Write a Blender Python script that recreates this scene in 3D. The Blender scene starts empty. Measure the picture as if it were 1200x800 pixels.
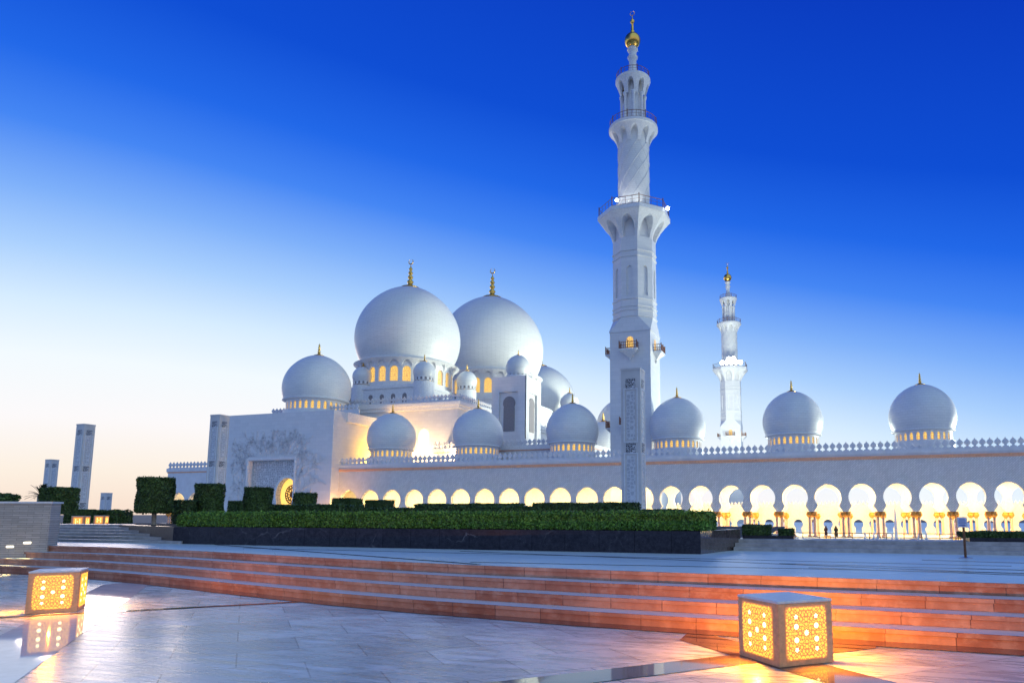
import bpy, bmesh, math, random
import numpy as np
from mathutils import Vector, Matrix
R = math.radians
pi = math.pi
S = bpy.context.scene
COL = S.collection
random.seed(7)

# ------------------------------------------------------------------ camera, sky, sun, exposure
PITCH = math.atan(103 / 800.0); YAW = R(18.505)
cd = bpy.data.cameras.new("camera"); cam = bpy.data.objects.new("camera", cd); COL.objects.link(cam)
cam.location = (0, 0, 1.5); cam.rotation_euler = (pi / 2 + PITCH, 0, YAW)
cd.sensor_width = 36; cd.lens = 24.0; cd.shift_x = -0.075; cd.shift_y = 0.0825
cd.clip_start = 0.1; cd.clip_end = 6000
S.camera = cam

def lin(c):
    return tuple((v / 255 / 12.92) if v / 255 <= 0.04045 else ((v / 255 + 0.055) / 1.055) ** 2.4 for v in c)

world = bpy.data.worlds.new("World"); S.world = world; world.use_nodes = True
def build_sky():
    nt = world.node_tree; N = nt.nodes; L = nt.links; N.clear()
    def m(op, a, b=None, c=None):
        n = N.new('ShaderNodeMath'); n.operation = op
        for i, v in enumerate((a, b, c)):
            if v is None: continue
            if isinstance(v, (int, float)): n.inputs[i].default_value = v
            else: L.new(v, n.inputs[i])
        return n.outputs[0]
    tc = N.new('ShaderNodeTexCoord'); sp = N.new('ShaderNodeSeparateXYZ'); L.new(tc.outputs['Generated'], sp.inputs[0])
    x, y, z = sp.outputs
    el = m('MULTIPLY', m('ARCSINE', m('MINIMUM', m('MAXIMUM', z, -1), 1)), 180 / pi)
    el = m('MAXIMUM', el, 0.0)
    # azimuth away from the afterglow, which sits 53 degrees left of +Y
    ga = R(SKY_GLOW)
    gx, gy = -math.sin(ga), math.cos(ga)
    d = m('ADD', m('MULTIPLY', x, gx), m('MULTIPLY', y, gy))
    hl = m('MAXIMUM', m('SQRT', m('ADD', m('MULTIPLY', x, x), m('MULTIPLY', y, y))), 0.0001)
    az = m('MULTIPLY', m('ARCCOSINE', m('MINIMUM', m('MAXIMUM', m('DIVIDE', d, hl), -1), 1)), 180 / pi)
    p = m('ADD', el, m('MULTIPLY', m('POWER', m('DIVIDE', m('MINIMUM', az, 95), 67), 1.8), 10.6))
    ramp = N.new('ShaderNodeValToRGB'); cr = ramp.color_ramp; cr.interpolation = 'LINEAR'
    L.new(m('DIVIDE', p, 90), ramp.inputs[0])
    for i, (pp, c) in enumerate(SKY_STOPS):
        e = cr.elements[i] if i < 2 else cr.elements.new(pp / 90)
        e.position = pp / 90; e.color = (*lin(c), 1)
    # the sky behind the photographer: pale violet dusk belt
    back = N.new('ShaderNodeMapRange'); back.interpolation_type = 'SMOOTHSTEP'
    L.new(az, back.inputs[0]); back.inputs[1].default_value = 88; back.inputs[2].default_value = 130
    bramp = N.new('ShaderNodeValToRGB'); br = bramp.color_ramp
    L.new(m('DIVIDE', el, 90), bramp.inputs[0])
    for i, (pp, c) in enumerate(BACK_STOPS):
        e = br.elements[i] if i < 2 else br.elements.new(pp / 90)
        e.position = pp / 90; e.color = (*c, 1)
    mx = N.new('ShaderNodeMix'); mx.data_type = 'RGBA'
    L.new(back.outputs[0], mx.inputs[0]); L.new(ramp.outputs[0], mx.inputs[6]); L.new(bramp.outputs[0], mx.inputs[7])
    bg = N.new('ShaderNodeBackground'); L.new(mx.outputs[2], bg.inputs[0]); bg.inputs[1].default_value = 1.0
    sky = N.new('ShaderNodeTexSky'); sky.sky_type = 'NISHITA'; sky.sun_disc = False
    sky.sun_elevation = R(-4.0); sky.sun_rotation = R(-SKY_GLOW)
    bg2 = N.new('ShaderNodeBackground'); L.new(sky.outputs[0], bg2.inputs[0]); bg2.inputs[1].default_value = 0.05
    ad = N.new('ShaderNodeAddShader'); L.new(bg.outputs[0], ad.inputs[0]); L.new(bg2.outputs[0], ad.inputs[1])
    out = N.new('ShaderNodeOutputWorld'); L.new(ad.outputs[0], out.inputs[0])
SKY_GLOW = 53
SKY_STOPS = [(0, (248, 224, 206)), (3, (252, 240, 226)), (6.5, (252, 249, 250)), (10.5, (242, 250, 255)), (14, (214, 236, 255)), (17.5, (170, 208, 254)),
             (21, (126, 176, 250)), (25, (68, 134, 244)), (29, (32, 104, 232)), (34.5, (12, 78, 212)), (46, (8, 58, 190)), (90, (6, 40, 150))]
BACK_STOPS = [(0, (0.50, 0.56, 0.74)), (14, (0.47, 0.58, 0.84)), (32, (0.42, 0.65, 0.96)), (60, (.38, .66, .96)), (90, (0.27, 0.55, 0.86))]
build_sky()
sd = bpy.data.lights.new("sun", 'SUN'); sun = bpy.data.objects.new("sun", sd); COL.objects.link(sun)
sd.energy = 0.25; sd.angle = R(12); sd.color = (1, 0.8, 0.7)
sun.rotation_euler = (R(90 - 4), 0, R(SKY_GLOW - 180))
S.view_settings.view_transform = 'Standard'; S.view_settings.look = 'None'
S.view_settings.exposure = 0; S.view_settings.gamma = 1; S.view_settings.use_curve_mapping = False
S.render.engine = 'CYCLES'

# ------------------------------------------------------------------ helpers
WP = {}
def setw(o, p): WP[o.name] = Vector(p)
def thing(name, label, cat, loc, group=None):
    o = bpy.data.objects.new(name, None); COL.objects.link(o); o.location = loc; setw(o, loc)
    o.empty_display_size = 0.3
    o['label'] = label; o['category'] = cat
    if group: o['group'] = group
    return o
def mesh_of(bm, name, smooth=False):
    me = bpy.data.meshes.new(name); bm.normal_update(); bm.to_mesh(me); bm.free()
    if smooth:
        for p in me.polygons: p.use_smooth = True
    return me
def link(name, me, mat, parent=None, loc=(0, 0, 0), rotz=0.0, local=False):
    """links a mesh as one object; loc is a world place unless local"""
    if mat is not None:
        if not me.materials:
            for mm in (mat if isinstance(mat, (list, tuple)) else [mat]): me.materials.append(mm)
    o = bpy.data.objects.new(name, me); COL.objects.link(o)
    w = Vector(loc)
    if parent is not None:
        o.parent = parent
        if local: w = WP[parent.name] + Vector(loc)
        o.location = w - WP[parent.name]
    else: o.location = w
    o.rotation_euler = (0, 0, rotz); setw(o, w)
    return o
def obj(name, bm, mat, parent=None, loc=(0, 0, 0), smooth=False, rotz=0.0, local=False):
    return link(name, mesh_of(bm, name, smooth), mat, parent, loc, rotz, local)
def tag(o, label, cat, group=None):
    o['label'] = label; o['category'] = cat
    if group: o['group'] = group
    return o
def struct(o): o['kind'] = 'structure'; return o
def B(): return bmesh.new()
def box(bm, x0, x1, y0, y1, z0, z1, mi=0):
    v = [bm.verts.new(p) for p in ((x0, y0, z0), (x1, y0, z0), (x1, y1, z0), (x0, y1, z0), (x0, y0, z1), (x1, y0, z1), (x1, y1, z1), (x0, y1, z1))]
    for f in ((3, 2, 1, 0), (4, 5, 6, 7), (0, 1, 5, 4), (1, 2, 6, 5), (2, 3, 7, 6), (3, 0, 4, 7)):
        bm.faces.new([v[i] for i in f]).material_index = mi
    return v
def prism(bm, poly, z0, z1, mi=0):
    a = [bm.verts.new((p[0], p[1], z0)) for p in poly]; b = [bm.verts.new((p[0], p[1], z1)) for p in poly]
    n = len(poly)
    bm.faces.new(b).material_index = mi; bm.faces.new(a[::-1]).material_index = mi
    for i in range(n): bm.faces.new([a[i], a[(i + 1) % n], b[(i + 1) % n], b[i]]).material_index = mi
def vprism(bm, poly, y0, y1, mi=0, flip=None):
    """polygon in x,z pushed from y0 to y1; flip maps a point elsewhere"""
    f = flip or (lambda x, y, z: (x, y, z))
    a = [bm.verts.new(f(p[0], y0, p[1])) for p in poly]; b = [bm.verts.new(f(p[0], y1, p[1])) for p in poly]
    n = len(poly)
    bm.faces.new(a).material_index = mi; bm.faces.new(b[::-1]).material_index = mi
    for i in range(n): bm.faces.new([a[(i + 1) % n], a[i], b[i], b[(i + 1) % n]]).material_index = mi
def lathe(bm, prof, n=32, cx=0, cy=0, ph=0.0, caps=True, mi=0):
    rings = []
    for r, z in prof:
        if r < 1e-5: rings.append([bm.verts.new((cx, cy, z))])
        else: rings.append([bm.verts.new((cx + r * math.cos(2 * pi * k / n + ph), cy + r * math.sin(2 * pi * k / n + ph), z)) for k in range(n)])
    for a, b in zip(rings, rings[1:]):
        for k in range(n):
            k2 = (k + 1) % n
            if len(a) == 1 and len(b) == 1: continue
            if len(a) == 1: f = [a[0], b[k2], b[k]]
            elif len(b) == 1: f = [a[k], a[k2], b[0]]
            else: f = [a[k], a[k2], b[k2], b[k]]
            bm.faces.new(f).material_index = mi
    if caps:
        if len(rings[0]) > 1: bm.faces.new(rings[0][::-1]).material_index = mi
        if len(rings[-1]) > 1: bm.faces.new(rings[-1]).material_index = mi
def tube(bm, pts, r, n=6, mi=0):
    pts = [Vector(p) for p in pts]; rings = []
    for i, p in enumerate(pts):
        t = (pts[min(i + 1, len(pts) - 1)] - pts[max(i - 1, 0)]).normalized()
        a = t.orthogonal().normalized() if abs(t.z) > 0.9 else t.cross(Vector((0, 0, 1))).normalized()
        b = t.cross(a); rr = r[i] if isinstance(r, (list, tuple)) else r
        rings.append([bm.verts.new(p + (a * math.cos(2 * pi * k / n) + b * math.sin(2 * pi * k / n)) * rr) for k in range(n)])
    for a, b in zip(rings, rings[1:]):
        for k in range(n): bm.faces.new([a[k], a[(k + 1) % n], b[(k + 1) % n], b[k]]).material_index = mi
    bm.faces.new(rings[0][::-1]); bm.faces.new(rings[-1])
def smooth_angle(o, deg=40):
    me = o.data
    for p in me.polygons: p.use_smooth = True
    try: me.set_sharp_from_angle(angle=R(deg))
    except Exception: pass
    return o

def ring_bays(bm, nb, rout, rin, z0, z1, ow, v0, vs, vt, octo=False, cols=10, nv=4, ph=0.0, mi=0, mj=0, pointed=1.0):
    """a ring of nb bays with one arched opening each. rout(v), rin(v): outer skin and the depth the jambs reach.
    ow = opening width as a share of the bay, v0 sill, vs springing, vt crown (all 0..1 of the height)"""
    def P(k, u, v, rf):
        z = z0 + (z1 - z0) * v; r = rf(v)
        if octo:
            a0 = ph + 2 * pi * (k - .5) / nb; a1 = ph + 2 * pi * (k + .5) / nb; rc = r / math.cos(pi / nb); t = u + .5
            return (rc * (math.cos(a0) * (1 - t) + math.cos(a1) * t), rc * (math.sin(a0) * (1 - t) + math.sin(a1) * t), z)
        a = ph + 2 * pi * (k + u) / nb
        return (r * math.cos(a), r * math.sin(a), z)
    def h(u):
        s = min(1, abs(u) / (ow / 2)); return vs + (vt - vs) * (1 - s ** (2 / pointed)) ** (0.5 * pointed if pointed > 1 else .5)
    us = [-.5] + [(-ow / 2) * math.cos(pi * j / cols) for j in range(cols + 1)] + [.5]
    def quad(pts, m): bm.faces.new([bm.verts.new(p) for p in pts]).material_index = m
    for k in range(nb):
        for j in range(len(us) - 1):
            a, b = us[j], us[j + 1]
            opened = 0 < j < len(us) - 2
            lo_a = h(a) if opened else 0.0; lo_b = h(b) if opened else 0.0
            for i in range(nv):
                t0, t1 = i / nv, (i + 1) / nv
                quad([P(k, a, lo_a + (1 - lo_a) * t0, rout), P(k, b, lo_b + (1 - lo_b) * t0, rout), P(k, b, lo_b + (1 - lo_b) * t1, rout), P(k, a, lo_a + (1 - lo_a) * t1, rout)], mi)
            if opened:
                if v0 > 0.001:
                    quad([P(k, a, 0, rout), P(k, b, 0, rout), P(k, b, v0, rout), P(k, a, v0, rout)], mi)
                    quad([P(k, a, v0, rout), P(k, b, v0, rout), P(k, b, v0, rin), P(k, a, v0, rin)], mj)
                quad([P(k, a, h(a), rin), P(k, b, h(b), rin), P(k, b, h(b), rout), P(k, a, h(a), rout)], mj)
        for s, u in ((1, -ow / 2), (-1, ow / 2)):
            q = [P(k, u, v0, rout), P(k, u, v0, rin), P(k, u, vs, rin), P(k, u, vs, rout)]
            quad(q if s > 0 else q[::-1], mj)

# ------------------------------------------------------------------ materials
MATS = {}
class NT:
    def __init__(s, name):
        s.m = bpy.data.materials.new(name); s.m.use_nodes = True; s.t = s.m.node_tree; s.N = s.t.nodes; s.L = s.t.links
        s.b = s.N['Principled BSDF']; MATS[name] = s.m
    def new(s, t, **kw):
        n = s.N.new(t)
        for k, v in kw.items(): setattr(n, k, v)
        return n
    def set(s, **kw):
        for k, v in kw.items():
            k = k.replace('_', ' ')
            if hasattr(v, 'is_linked') or hasattr(v, 'links'): s.L.new(v, s.b.inputs[k])
            else: s.b.inputs[k].default_value = (*v, 1) if isinstance(v, tuple) and len(v) == 3 else v
    def coord(s, scale=(1, 1, 1), rot=(0, 0, 0), out='Object'):
        c = s.new('ShaderNodeTexCoord'); mp = s.new('ShaderNodeMapping')
        mp.inputs['Scale'].default_value = scale; mp.inputs['Rotation'].default_value = rot
        s.L.new(c.outputs[out], mp.inputs[0]); return mp.outputs[0]
    def noise(s, vec, scale, detail=6, rough=.6):
        n = s.new('ShaderNodeTexNoise'); n.inputs['Scale'].default_value = scale; n.inputs['Detail'].default_value = detail; n.inputs['Roughness'].default_value = rough
        if vec is not None: s.L.new(vec, n.inputs[0])
        return n.outputs[0]
    def ramp(s, fac, stops):
        r = s.new('ShaderNodeValToRGB'); e = r.color_ramp.elements
        for i, (p, c) in enumerate(stops):
            q = e[i] if i < 2 else e.new(p)
            q.position = p; q.color = (*c, 1) if isinstance(c, tuple) else (c, c, c, 1)
        s.L.new(fac, r.inputs[0]); return r.outputs[0]
    def mix(s, fac, a, b, mode='MIX'):
        n = s.new('ShaderNodeMix', data_type='RGBA', blend_type=mode)
        for i, v in ((0, fac), (6, a), (7, b)):
            if hasattr(v, 'links'): s.L.new(v, n.inputs[i])
            elif isinstance(v, tuple): n.inputs[i].default_value = (*v, 1)
            else: n.inputs[i].default_value = v
        return n.outputs[2]
    def math(s, op, a, b=0.0):
        n = s.new('ShaderNodeMath', operation=op)
        for i, v in enumerate((a, b)):
            if hasattr(v, 'links'): s.L.new(v, n.inputs[i])
            else: n.inputs[i].default_value = v
        return n.outputs[0]
    def bump(s, h, strength=.3, dist=.05):
        n = s.new('ShaderNodeBump'); n.inputs['Strength'].default_value = strength; n.inputs['Distance'].default_value = dist
        s.L.new(h, n.inputs['Height']); s.L.new(n.outputs[0], s.b.inputs['Normal'])
    def xyz(s, vec):
        n = s.new('ShaderNodeSeparateXYZ'); s.L.new(vec, n.inputs[0]); return n.outputs
    def comb(s, x, y, z=0.0):
        n = s.new('ShaderNodeCombineXYZ')
        for i, v in enumerate((x, y, z)):
            if hasattr(v, 'links'): s.L.new(v, n.inputs[i])
            else: n.inputs[i].default_value = v
        return n.outputs[0]
    def brick(s, vec, c1, c2, mortar, bw, rh, ms=.01, offset=.5):
        n = s.new('ShaderNodeTexBrick'); s.L.new(vec, n.inputs[0])
        n.inputs['Color1'].default_value = (*c1, 1); n.inputs['Color2'].default_value = (*c2, 1); n.inputs['Mortar'].default_value = (*mortar, 1)
        n.inputs['Scale'].default_value = 1; n.inputs['Brick Width'].default_value = bw; n.inputs['Row Height'].default_value = rh
        n.inputs['Mortar Size'].default_value = ms; n.offset = offset
        return n

def flat_uv(k):
    """picks a wall's own running coordinate: x+y, z"""
    c = k.coord(); x, y, z = k.xyz(c); return k.comb(k.math('ADD', x, y), z)
def m_marble():
    k = NT('white_marble'); b = k.brick(flat_uv(k), (.74, .74, .75), (.68, .685, .70), (.56, .56, .58), 1.6, .8, .012)
    n = k.noise(k.coord(), .35); c = k.mix(.25, b.outputs[0], k.ramp(n, [(.3, .58), (.7, .8)]), 'MULTIPLY')
    k.set(Base_Color=k.mix(.6, b.outputs[0], c), Roughness=.38)
def m_plain(name, c, rough=.5, metallic=0.0, nscale=3, var=.12):
    k = NT(name); n = k.noise(k.coord(), nscale)
    lo = tuple(v * (1 - var) for v in c); hi = tuple(min(1, v * (1 + var)) for v in c)
    k.set(Base_Color=k.ramp(n, [(.3, lo), (.7, hi)]), Roughness=rough, Metallic=metallic); return k
def m_emit(name, c, s):
    k = NT(name); k.set(Base_Color=(.3, .25, .2), Roughness=.5); k.b.inputs['Emission Color'].default_value = (*c, 1); k.b.inputs['Emission Strength'].default_value = s
    return k
def m_dome():
    k = NT('dome_marble'); x, y, z = k.xyz(k.coord()); a = k.math('MULTIPLY', k.math('ARCTAN2', y, x), 7.0)
    b = k.brick(k.comb(a, z), (.77, .775, .77), (.73, .735, .735), (.60, .605, .61), 1.1, .45, .022)
    n = k.noise(k.coord((1, 1, 3)), .5); k.set(Base_Color=k.mix(.25, b.outputs[0], k.ramp(n, [(.3, .65), (.7, .9)]), 'MULTIPLY'), Roughness=.42)
def m_herring():
    k = NT('arcade_marble'); x, y, z = k.xyz(k.coord())
    u = k.comb(k.math('ADD', x, z), k.math('SUBTRACT', x, z))
    b = k.brick(u, (.70, .70, .72), (.60, .605, .63), (.44, .44, .48), .9, .38, .04)
    n = k.noise(k.coord(), .6); k.set(Base_Color=k.mix(.3, b.outputs[0], k.ramp(n, [(.3, .6), (.7, .9)]), 'MULTIPLY'), Roughness=.42)
    k.bump(b.outputs[1], .25, -.02)
def m_granite():
    k = NT('black_granite'); c = k.coord(); n = k.noise(c, 9, 8, .7); v = k.new('ShaderNodeTexVoronoi', feature='DISTANCE_TO_EDGE'); v.inputs['Scale'].default_value = 1.1
    w = k.noise(c, 2.2, 5); cc = k.mix(.35, c, w); k.L.new(cc, v.inputs[0])
    x, y, z = k.xyz(c); br = k.brick(k.comb(k.math('ADD', x, y), z), (1, 1, 1), (.8, .8, .8), (.25, .25, .25), .82, 3.0, .006)
    sp = k.ramp(k.noise(c, 42, 3), [(.62, (.022, .022, .03)), (.72, (.17, .16, .17))])
    vein = k.ramp(v.outputs[0], [(.0, .35), (.018, .0)]); mask = k.ramp(k.noise(c, 1.3), [(.5, 0.0), (.68, 1.0)])
    base = k.mix(k.mix(1, vein, mask, 'MULTIPLY'), k.mix(.6, sp, k.ramp(n, [(.35, (.018, .018, .026)), (.7, (.075, .07, .085))])), (.5, .48, .47))
    k.set(Base_Color=k.mix(1, base, br.outputs[0], 'MULTIPLY'), Roughness=.3); k.b.inputs['Specular IOR Level'].default_value = .16
def m_redstone():
    k = NT('red_stone'); x, y, z = k.xyz(k.coord()); u = k.math('ADD', x, k.math('MULTIPLY', y, .3))
    b = k.brick(k.comb(u, z), (.70, .37, .24), (.50, .19, .10), (.2, .09, .06), .74, .16, .006, .43)
    n = k.noise(k.coord(), 6, 8, .7); p = k.ramp(k.noise(k.coord((1, 1, 1.6)), 5.5, 8, .7), [(.48, 0.0), (.62, .6)])
    c = k.mix(p, k.mix(.5, b.outputs[0], k.ramp(n, [(.3, .4), (.7, 1.0)]), 'MULTIPLY'), (.66, .40, .28))
    fr = k.math('FRACT', k.math('DIVIDE', z, .16)); ln = k.math('MULTIPLY', k.math('GREATER_THAN', fr, .615), k.math('LESS_THAN', fr, .66))
    c = k.mix(k.math('MULTIPLY', ln, .6), c, (.10, .045, .03))
    st = k.ramp(k.noise(k.coord((1, 1, .5)), 2.1, 4), [(.45, 0.0), (.6, .45)]); c = k.mix(st, c, (.30, .105, .05))
    k.set(Base_Color=c, Roughness=.5); k.bump(n, .2, .01)
def m_tread():
    k = NT('tread_marble'); n = k.noise(k.coord((.5, 2, 1)), 3, 7); k.set(Base_Color=k.ramp(n, [(.3, (.62, .66, .66)), (.7, (.80, .83, .83))]), Roughness=.33)
def m_paving():
    k = NT('plaza_marble'); c = k.coord(rot=(0, 0, R(45))); x, y, z = k.xyz(c)
    b = k.brick(k.comb(y, x), (.70, .73, .69), (.44, .47, .45), (.24, .25, .24), 1.25, .78, .008)
    st = k.coord((.55, 3.2, 1), (0, 0, R(-16)))
    streak = k.noise(st, 2.2, 10, .72); fine = k.noise(k.coord((.8, 5, 1), (0, 0, R(-12))), 9, 8, .75)
    blot = k.noise(k.coord(), .8, 5, .6)
    col = k.mix(.75, b.outputs[0], k.ramp(streak, [(.34, (.42, .42, .40)), (.5, (.86, .88, .88)), (.66, (1.3, 1.27, 1.2))]), 'MULTIPLY')
    dark = k.ramp(fine, [(.30, .35), (.43, 1.0)]); dmask = k.ramp(blot, [(.42, 0.0), (.62, .85)])
    col = k.mix(dmask, col, k.mix(1, col, dark, 'MULTIPLY'))
    pale = k.ramp(k.noise(st, 1.1, 4), [(.58, 0.0), (.66, .5)])
    col = k.mix(pale, col, (.86, .88, .88))
    k.set(Base_Color=col, Roughness=k.math('ADD', k.math('MULTIPLY', k.ramp(streak, [(.3, .0), (.7, 1.0)]), .16), .2)); k.bump(streak, .06, .01)
def m_upper():
    k = NT('terrace_marble'); c = k.coord(rot=(0, 0, R(45))); x, y, z = k.xyz(c)
    b = k.brick(k.comb(y, x), (.78, .88, .86), (.72, .82, .80), (.42, .47, .46), 1.25, .78, .006)
    n = k.noise(k.coord((.5, 2.5, 1)), 1.6, 7); k.set(Base_Color=k.mix(.4, b.outputs[0], k.ramp(n, [(.3, .6), (.7, 1.0)]), 'MULTIPLY'), Roughness=k.math('ADD', k.math('MULTIPLY', n, .14), .27)); k.b.inputs['Specular IOR Level'].default_value = .4
def m_splitface():
    k = NT('split_limestone'); x, y, z = k.xyz(k.coord())
    u = k.math('ADD', x, k.math('MULTIPLY', y, .6)); b = k.brick(k.comb(u, z), (.62, .54, .46), (.50, .435, .37), (.28, .24, .21), .42, .06, .005, .43)
    n = k.noise(k.coord((1, 1, 6)), 5, 8, .7); k.set(Base_Color=k.mix(.55, b.outputs[0], k.ramp(n, [(.3, .55), (.7, 1.0)]), 'MULTIPLY'), Roughness=.8)
    k.bump(k.mix(.5, b.outputs[0], n), .6, .02)
def m_lattice(name, hi, lo, scale):
    k = NT(name); v = k.new('ShaderNodeTexVoronoi', feature='DISTANCE_TO_EDGE'); v.inputs['Scale'].default_value = scale; v.inputs['Randomness'].default_value = .55
    x, y, z = k.xyz(k.coord()); k.L.new(k.comb(k.math('ADD', x, y), z), v.inputs[0])
    r = k.ramp(v.outputs[0], [(.05, hi), (.16, lo)]); k.set(Base_Color=r, Roughness=.5); k.bump(v.outputs[0], .6, -.05)
def m_foliage(name, dark, mid, lite):
    k = NT(name); g = k.new('ShaderNodeNewGeometry'); n = k.noise(k.coord(), 1.7, 4)
    r = k.math('ADD', k.math('MULTIPLY', g.outputs['Random Per Island'], .6), k.math('MULTIPLY', n, .4))
    k.set(Base_Color=k.ramp(r, [(.2, dark), (.5, mid), (.8, lite)]), Roughness=.55); k.b.inputs['Transmission Weight'].default_value = 0.0
    k.b.inputs['Subsurface Weight'].default_value = 0.0
def m_water():
    k = NT('water_spray'); k.set(Base_Color=(.95, .97, 1.0), Roughness=.35); k.b.inputs['Transmission Weight'].default_value = .35; k.b.inputs['Alpha'].default_value = .75
m_marble(); m_dome(); m_herring(); m_granite(); m_redstone(); m_tread(); m_paving(); m_upper(); m_splitface(); m_water()
m_plain('gold', (.83, .50, .12), .28, 1.0); m_plain('old_gold', (.55, .33, .10), .4, .8); m_plain('bronze', (.24, .10, .05), .45, .4)
m_plain('soft_marble', (.72, .725, .74), .4); m_plain('uplit_stone', (.80, .42, .26), .6, 0, 4); m_plain('pink_column', (.60, .38, .30), .35, 0, 8, .2)  # cornice band stone has warm light from below put into its colour
m_plain('capital_gold', (.62, .27, .05), .4, .35, 6); m_plain('glow_tinted_stone', (.88, .43, .21), .45, 0, 25, .15); m_plain('lantern_top', (.82, .79, .76), .4, 0, 25, .08)  # lantern body stone carries the warmth of the inner glow in its colour
m_plain('dark_gap', (.03, .03, .035), .6); m_plain('sand', (.22, .19, .15), .9, 0, .2); m_plain('soil', (.06, .05, .04), .95); m_plain('steel', (.5, .5, .52), .3, 1.0)
m_plain('brown_post', (.16, .07, .03), .4, .5); m_plain('sign_face', (.55, .6, .75), .4); m_plain('sign_print', (.10, .11, .28), .5); m_plain('bark', (.45, .38, .28), .9, 0, 12, .3)
m_plain('wing_marble', (.66, .66, .69), .42, 0, .8, .08)
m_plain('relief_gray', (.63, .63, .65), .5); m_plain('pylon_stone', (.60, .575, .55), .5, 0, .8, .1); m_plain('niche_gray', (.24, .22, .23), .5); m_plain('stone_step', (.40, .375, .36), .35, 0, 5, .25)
m_plain('polished_granite', (.10, .075, .07), .045, 0, 5, .3); MATS['polished_granite'].node_tree.nodes['Principled BSDF'].inputs['Specular IOR Level'].default_value = 1.0
m_plain('polished_red', (.16, .06, .045), .07, 0, 5, .3)
m_plain('pale_polished', (.84, .84, .83), .04, 0, 5, .1)
m_plain('dark_inlay', (.05, .055, .065), .18, 0, 5, .2)
m_plain('skin', (.42, .26, .18), .5); m_plain('black_cloth', (.02, .02, .023), .8); m_plain('maroon_cloth', (.09, .03, .035), .8)
m_lattice('pierced_grille', (.62, .62, .64), (.03, .03, .035), 5.5); m_lattice('carved_panel', (.66, .665, .68), (.47, .475, .50), 2.6); m_lattice('dotted_panel', (.66, .66, .68), (.40, .40, .43), 2.0)
m_emit('window_glow', (1.0, .56, .10), 1.15); m_emit('bright_window', (1, .78, .34), 2.4); m_emit('door_glow', (1, .55, .08), 1.5); m_emit('lamp_white', (.9, .97, 1.0), 30); m_emit('lantern_amber', (1, .26, .002), .6); m_emit('lantern_hole', (1.0, .52, .02), 1.5)
m_emit('lantern_hole_white', (1.0, .78, .28), 4.5); m_emit('step_light', (1, .93, .75), 4)
m_foliage('hedge_leaf', (.025, .065, .01), (.085, .21, .022), (.20, .38, .04)); m_foliage('tree_leaf', (.016, .036, .010), (.05, .10, .02), (.12, .20, .035))
m_foliage('palm_leaf', (.02, .03, .015), (.05, .065, .03), (.09, .1, .05))
M = MATS

# window glow gets a lattice of darker tracery so panes do not read flat
def tracery():
    m = M['window_glow']; t = m.node_tree; b = t.nodes['Principled BSDF']
    v = t.nodes.new('ShaderNodeTexVoronoi'); v.feature = 'DISTANCE_TO_EDGE'; v.inputs['Scale'].default_value = 2.4; v.inputs['Randomness'].default_value = .4
    c = t.nodes.new('ShaderNodeTexCoord'); t.links.new(c.outputs['Object'], v.inputs[0])
    r = t.nodes.new('ShaderNodeValToRGB'); r.color_ramp.elements[0].position = .06; r.color_ramp.elements[0].color = (.35, .12, .01, 1)
    r.color_ramp.elements[1].position = .14; r.color_ramp.elements[1].color = (1.0, .62, .08, 1)
    t.links.new(v.outputs[0], r.inputs[0]); t.links.new(r.outputs[0], b.inputs['Emission Color'])
tracery()

def spot(name, loc, target, power, color, size=60, blend=.6, soft=.3, parent=None):
    l = bpy.data.lights.new(name, 'SPOT'); l.energy = power; l.color = color; l.spot_size = R(size); l.spot_blend = blend; l.shadow_soft_size = soft
    o = bpy.data.objects.new(name, l); COL.objects.link(o); o.location = loc
    o.rotation_euler = (Vector(target) - Vector(loc)).to_track_quat('-Z', 'Y').to_euler(); return o
def area(name, loc, target, sx, sy, power, color):
    l = bpy.data.lights.new(name, 'AREA'); l.shape = 'RECTANGLE'; l.size = sx; l.size_y = sy; l.energy = power; l.color = color
    o = bpy.data.objects.new(name, l); COL.objects.link(o); o.location = loc
    o.rotation_euler = (Vector(target) - Vector(loc)).to_track_quat('-Z', 'Y').to_euler(); return o

# ------------------------------------------------------------------ setting: ground, plazas, steps
ZU = .64; GZ = -2.2
def sheet(name, poly, z, mat):
    bm = B(); bm.faces.new([bm.verts.new((p[0], p[1], z)) for p in poly]); o = obj(name, bm, mat); struct(o); return o
sheet('ground', [(-3000, -800), (3000, -800), (3000, 4000), (-3000, 4000)], GZ - .5, M['sand'])
sheet('bounce_ground', [(-2, 19.7), (200, 19.7), (200, 43.99), (-2, 43.99)], GZ - .05, M['terrace_marble'])  # unseen pale sheet added to bounce light onto the arcade front
sheet('mosque_ground', [(-260, 44), (200, 44), (200, 330), (-260, 330)], GZ, M['terrace_marble'])

CURVE = [(-17.6, 13.2), (-15.6, 12.85), (-13.5, 12.4), (-11.5, 11.88), (-9.5, 11.36), (-7.6, 10.9), (-5.8, 10.55), (-3, 10.2), (0, 9.98), (3, 9.84), (8, 9.7), (20, 9.4)]
LINE = [(-46, 14.15), (-17.6, 13.2)] + CURVE[1:]
LINE = [(x_, y_ + .1) for x_, y_ in LINE]
def offset(poly, d):
    out = []
    for i, p in enumerate(poly):
        a = Vector(poly[max(i - 1, 0)]); b = Vector(poly[min(i + 1, len(poly) - 1)]); c = Vector(p)
        n1 = (c - a); n2 = (b - c)
        if n1.length < 1e-6: n1 = n2
        if n2.length < 1e-6: n2 = n1
        n1 = Vector((n1.y, -n1.x)).normalized(); n2 = Vector((n2.y, -n2.x)).normalized()
        n = (n1 + n2).normalized(); out.append(tuple(c + n * d / max(.3, n.dot(n1))))
    return out
TREAD = .345; RISE = .16
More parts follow.
